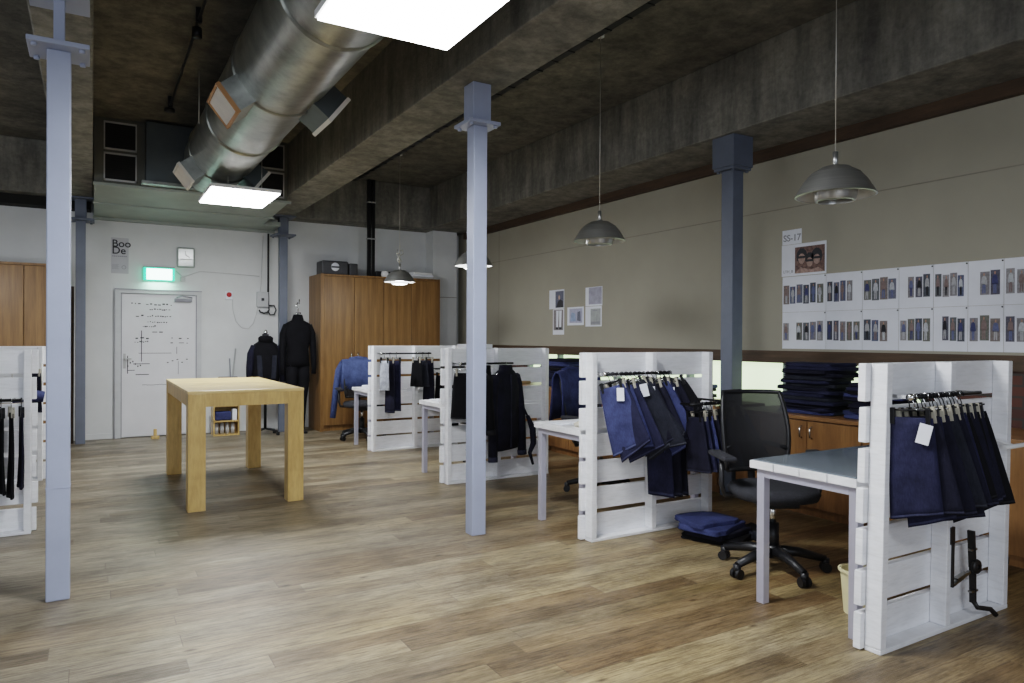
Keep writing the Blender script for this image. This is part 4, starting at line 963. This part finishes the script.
# ------------------------------------------------------------------ wall papers
XP = XR-.004
def sheet(y1, z0, w, h_, label, group, name='paper_sheet', m='paper', cat='paper'):
    """y1 = left edge (larger Y) as seen"""
    t = thing(name, label, cat, (XP, y1, z0), 0, group)
    MB().box(0, .002, -w, 0, 0, h_).build('sheet', m, t)
    return t
PC = [mat('print_colour_%d' % i, c, .7, var=.25, scale=60) for i, c in enumerate([(.10, .10, .13), (.10, .12, .19), (.22, .21, .22), (.15, .15, .13), (.28, .27, .28), (.07, .08, .10), (.14, .15, .20), (.20, .17, .16), (.12, .13, .14)])]
PF = [mat('print_cloth_%d' % i, c, .7, var=.2, scale=50) for i, c in enumerate([(.05, .06, .15), (.4, .4, .42), (.015, .015, .02), (.12, .14, .26), (.22, .16, .15), (.5, .52, .55)])]
def photo(parent, y, z, w, h_, rnd):
    """y,z local lower-left as seen; goes towards -Y"""
    b = MB(); x = -.002
    b.box(x, 0, y-w, y, z, z+h_)
    cx = y-w/2+rnd.uniform(-.1, .1)*w; q = x-.0008
    def quad(pts, mi): b.slot(mi); b.faces([(q, cx+p[0]*w, z+p[1]*h_) for p in pts], [tuple(range(len(pts)))])
    lean = rnd.uniform(-.08, .08)
    quad([(-.17, .06), (-.03, .06), (0, .46), (-.17, .46)], 2); quad([(.03+lean, .06), (.17+lean, .06), (.17, .46), (0, .46)], 2)
    quad([(-.22, .42), (.22, .42), (.2, .78), (.06, .82), (-.06, .82), (-.2, .78)], 1)
    quad([(-.34, .45), (-.25, .42), (-.17, .74), (-.24, .76)], 1); quad([(.25, .42), (.34, .47), (.24, .76), (.17, .74)], 1)
    quad([(.08*math.cos(a), .88+.07*math.sin(a)) for a in (0, .8, 1.6, 2.4, 3.1, 3.9, 4.7, 5.5)], 3)
    bg, top, leg = rnd.choice(PC), rnd.choice(PF), rnd.choice(PF)
    o = b.build('photo_print', [bg, top, leg, M['skin_a']], parent)
    return o
rnd = random.Random(21)
G1 = 'printed outfit photo sheets in two rows on the wall'
# x pixel layout turned into wall positions: left edges along Y
y0 = 4.23
upper = [(3, .0), (4, 0), (4, 0), (4, 0), (4, 0), (0, 0), (4, 0), (3, 0), (2, 0)]
ysplit = [4.23, 3.79, 3.46, 3.16, 2.90, 2.66, 2.43, 2.20, 1.97, 1.74, 1.51]
zt0, zt1 = 1.605, 1.905
rows = ((1.60, 1.915, 'upper'), (1.275, 1.598, 'lower'))
plan_u = [(4.215, 2), (4.06, 3), (3.87, 4), (3.66, 4), (3.40, 3), (3.16, 3), (2.955, 4), (2.72, 3), (2.55, 4), (2.28, 4), (2.0, 4), (1.75, 3)]
for zr0, zr1, rn in rows:
    for s_ in range(len(ysplit)-1):
        ya, yb = ysplit[s_], ysplit[s_+1]
        t = sheet(ya, zr0, ya-yb-.003, zr1-zr0, 'white sheet of outfit photos, %s from left in the %s row' % (ORD[s_], rn), G1)
        n = max(3, round((ya-yb)/.068)); W = ya-yb
        pw = (W-.03)/n*.88
        skip = rnd.randrange(n) if (s_+(rn == 'lower')) % 2 else -1
        for k in range(n):
            if k == skip: continue
            photo(t, -(.012+k*(W-.03)/n), .075+rnd.uniform(-.005, .005), pw*rnd.uniform(.88, 1.05), .168*rnd.uniform(.9, 1.05), rnd)
        MB().cyl((-.003, -W+.01, zr1-zr0-.012), .006, .003, 8, 'X').build('push_pin', 'ink', t)
# SS-17 header
t = sheet(4.24, 1.92, .45, .28, 'white sheet with a dark group portrait print under the season tag', 'header sheets above the photo rows')
b = MB().box(-.002, 0, -.435, -.14, .02, .25)
b.slot(1)
for (cy, cz, r_) in ((-.21, .17, .055), (-.29, .14, .045), (-.36, .16, .055)):
    b.faces([(-.003, cy+r_*math.cos(a), cz+r_*1.25*math.sin(a)) for a in [k*PI/5 for k in range(10)]], [tuple(range(10))])
b.slot(2)
for (cy, cz, r_) in ((-.21, .145, .036), (-.29, .11, .032), (-.36, .13, .034)):
    b.faces([(-.0038, cy+r_*math.cos(a), cz+r_*1.3*math.sin(a)) for a in [k*PI/5 for k in range(10)]], [tuple(range(10))])
b.faces([(-.0036, -.14, .02), (-.0036, -.435, .02), (-.0036, -.38, .06), (-.0036, -.3, .045), (-.0036, -.2, .07)], [(0, 1, 2, 3, 4)])
b.slot(1)
for (cy, cz) in ((-.21, .155), (-.29, .12), (-.36, .14)): b.faces([(-.0046, cy+.033, cz-.006), (-.0046, cy-.033, cz-.006), (-.0046, cy-.033, cz+.014), (-.0046, cy+.033, cz+.014)], [(0, 1, 2, 3)])
b.build('portrait_print', [mat('print_brown', (.16, .10, .085), .7, var=.5, scale=40), 'ink', mat('print_muted_skin', (.36, .25, .21), .7, var=.35, scale=45)], t)
text_mesh('LTH_B', .035, WR(-.003, -.02, .03), 'small_print', 'inkg', t)
t = sheet(4.235, 2.203, .20, .13, 'small white tag sheet reading SS-17 above the portrait print', 'header sheets above the photo rows')
text_mesh('SS-17', .082, WR(-.003, -.012, .03), 'heading', 'inkg', t, .001)
# five papers further along
G2 = 'printed pictures pinned around the wall middle'
specs = [(8.01, 1.755, .35, .255, 'portrait of a figure in black', 'upper left'), (7.92, 1.41, .26, .34, 'pale trouser legs', 'lower left'), (7.585, 1.53, .36, .235, 'hazy blue figures', 'centre'), (7.19, 1.765, .34, .235, 'soft grey lilac picture', 'upper right'), (7.19, 1.51, .33, .25, 'grey stool shape', 'lower right')]
for (ya, z0, w_, h_, what, pos) in specs:
    t = sheet(ya, z0, w_, h_, 'white sheet with %s, %s of five beyond right column' % (what, pos), G2)
    b = MB()
    if pos == 'upper left':
        b.box(-.002, 0, -w_+.01, -.15, .015, h_-.02); b.slot(1); b.faces([(-.003, -.15-p[0]*.19, .015+p[1]*.22) for p in ((.1, 0), (.95, 0), (.9, .4), (.6, .5), (.3, .35))], [(0, 1, 2, 3, 4)]); b.slot(2)
        b.faces([(-.003, -.24+.02*math.cos(a), .15+.03*math.sin(a)) for a in [k*PI/4 for k in range(8)]], [tuple(range(8))]); ms = [PC[6], 'ink', 'skin_b']
    elif pos == 'lower left':
        b.box(-.002, 0, -w_+.02, -.02, .06, h_-.01); b.slot(1)
        for c_ in (.08, .15): b.faces([(-.003, -c_, h_-.02), (-.003, -c_-.06, h_-.02), (-.003, -c_-.045, .09), (-.003, -c_-.005, .09)], [(0, 1, 2, 3)])
        b.slot(2)
        for c_ in (.07, .15): b.box(-.0035, -.002, -c_-.06, -c_, .07, .1)
        ms = [PC[2], 'paper', 'ink']
    elif pos == 'centre':
        b.box(-.002, 0, -w_+.03, -.05, .03, h_-.02); b.slot(1); b.faces([(-.003, -.07, .05), (-.003, -.2, .05), (-.003, -.18, .15), (-.003, -.1, .17)], [(0, 1, 2, 3)]); b.slot(2); b.faces([(-.003, -.22, .06), (-.003, -.30, .05), (-.003, -.29, .18), (-.003, -.23, .17)], [(0, 1, 2, 3)])
        ms = [mat('print_lilac', (.42, .43, .55), .7, var=.15, scale=20), mat('print_blue', (.3, .38, .55), .7, var=.2, scale=20), PC[6]]
    elif pos == 'upper right':
        b.box(-.002, 0, -w_+.01, -.07, .02, h_-.005); ms = [mat('print_grey_lilac', (.36, .36, .44), .7, var=.2, scale=15)]
    else:
        b.box(-.002, 0, -w_+.02, -.11, .015, h_-.03); b.slot(1); b.box(-.003, -.002, -.25, -.15, h_-.06, h_-.05); b.box(-.003, -.002, -.245, -.235, .04, h_-.1); b.box(-.003, -.002, -w_+.03, -.12, .03, .06); ms = [mat('print_grey_green', (.38, .40, .40), .7, var=.15, scale=15), 'inkg']
    b.build('picture_print', ms, t)
# ------------------------------------------------------------------ light
def area(loc, target, sx, sy, e, col):
    L = bpy.data.lights.new('fill_light', 'AREA'); L.shape = 'RECTANGLE'; L.size = sx; L.size_y = sy; L.energy = e; L.color = col
    o = bpy.data.objects.new('fill_light', L); C.objects.link(o); o.location = loc
    o.rotation_euler = (Vector(target)-Vector(loc)).to_track_quat('-Z', 'Y').to_euler()
    return o
area((-1.2, -3.2, 2.0), (2.0, 4.5, .8), 4.5, 2.0, 95, (.80, .88, 1))      # unseen fill lamp added, simulating window light from behind the camera
area((-5.2, 5.0, 1.9), (1.0, 6.0, .9), 6, 1.6, 55, (.86, .92, 1))          # unseen fill lamp added in the left aisle, simulating window light
area((1.2, -1.2, 2.75), (1.2, -1.2, 0), .65, .95, 45, (.93, .97, 1))       # unseen lamp added for illumination, as if the panel row went on
w_ = bpy.data.worlds.new('world'); bpy.context.scene.world = w_; w_.use_nodes = True
w_.node_tree.nodes['Background'].inputs[0].default_value = (.72, .82, 1, 1); w_.node_tree.nodes['Background'].inputs[1].default_value = .25
# ------------------------------------------------------------------ camera
f_px, yaw, pit, rol = 706.33, .535978, -.0036249, .00476572
cy_, sy_, cp, sp = math.cos(yaw), math.sin(yaw), math.cos(pit), math.sin(pit)
fw = Vector((sy_*cp, cy_*cp, sp)); r0 = Vector((cy_, -sy_, 0)); u0 = r0.cross(fw)
cr, sr = math.cos(rol), math.sin(rol)
r = r0*cr+u0*sr; u = -r0*sr+u0*cr
cam = bpy.data.cameras.new('camera'); cam.lens = f_px/1024*36; cam.sensor_width = 36; cam.clip_start = .05
co = bpy.data.objects.new('camera', cam); C.objects.link(co)
co.matrix_world = Matrix(((r.x, u.x, -fw.x, 0), (r.y, u.y, -fw.y, 0), (r.z, u.z, -fw.z, 1.35), (0, 0, 0, 1)))
sc = bpy.context.scene; sc.camera = co
sc.view_settings.view_transform = 'Filmic'; sc.view_settings.look = 'Medium High Contrast'; sc.view_settings.exposure = .22
sc.cycles.max_bounces = 6; sc.cycles.sample_clamp_indirect = 6
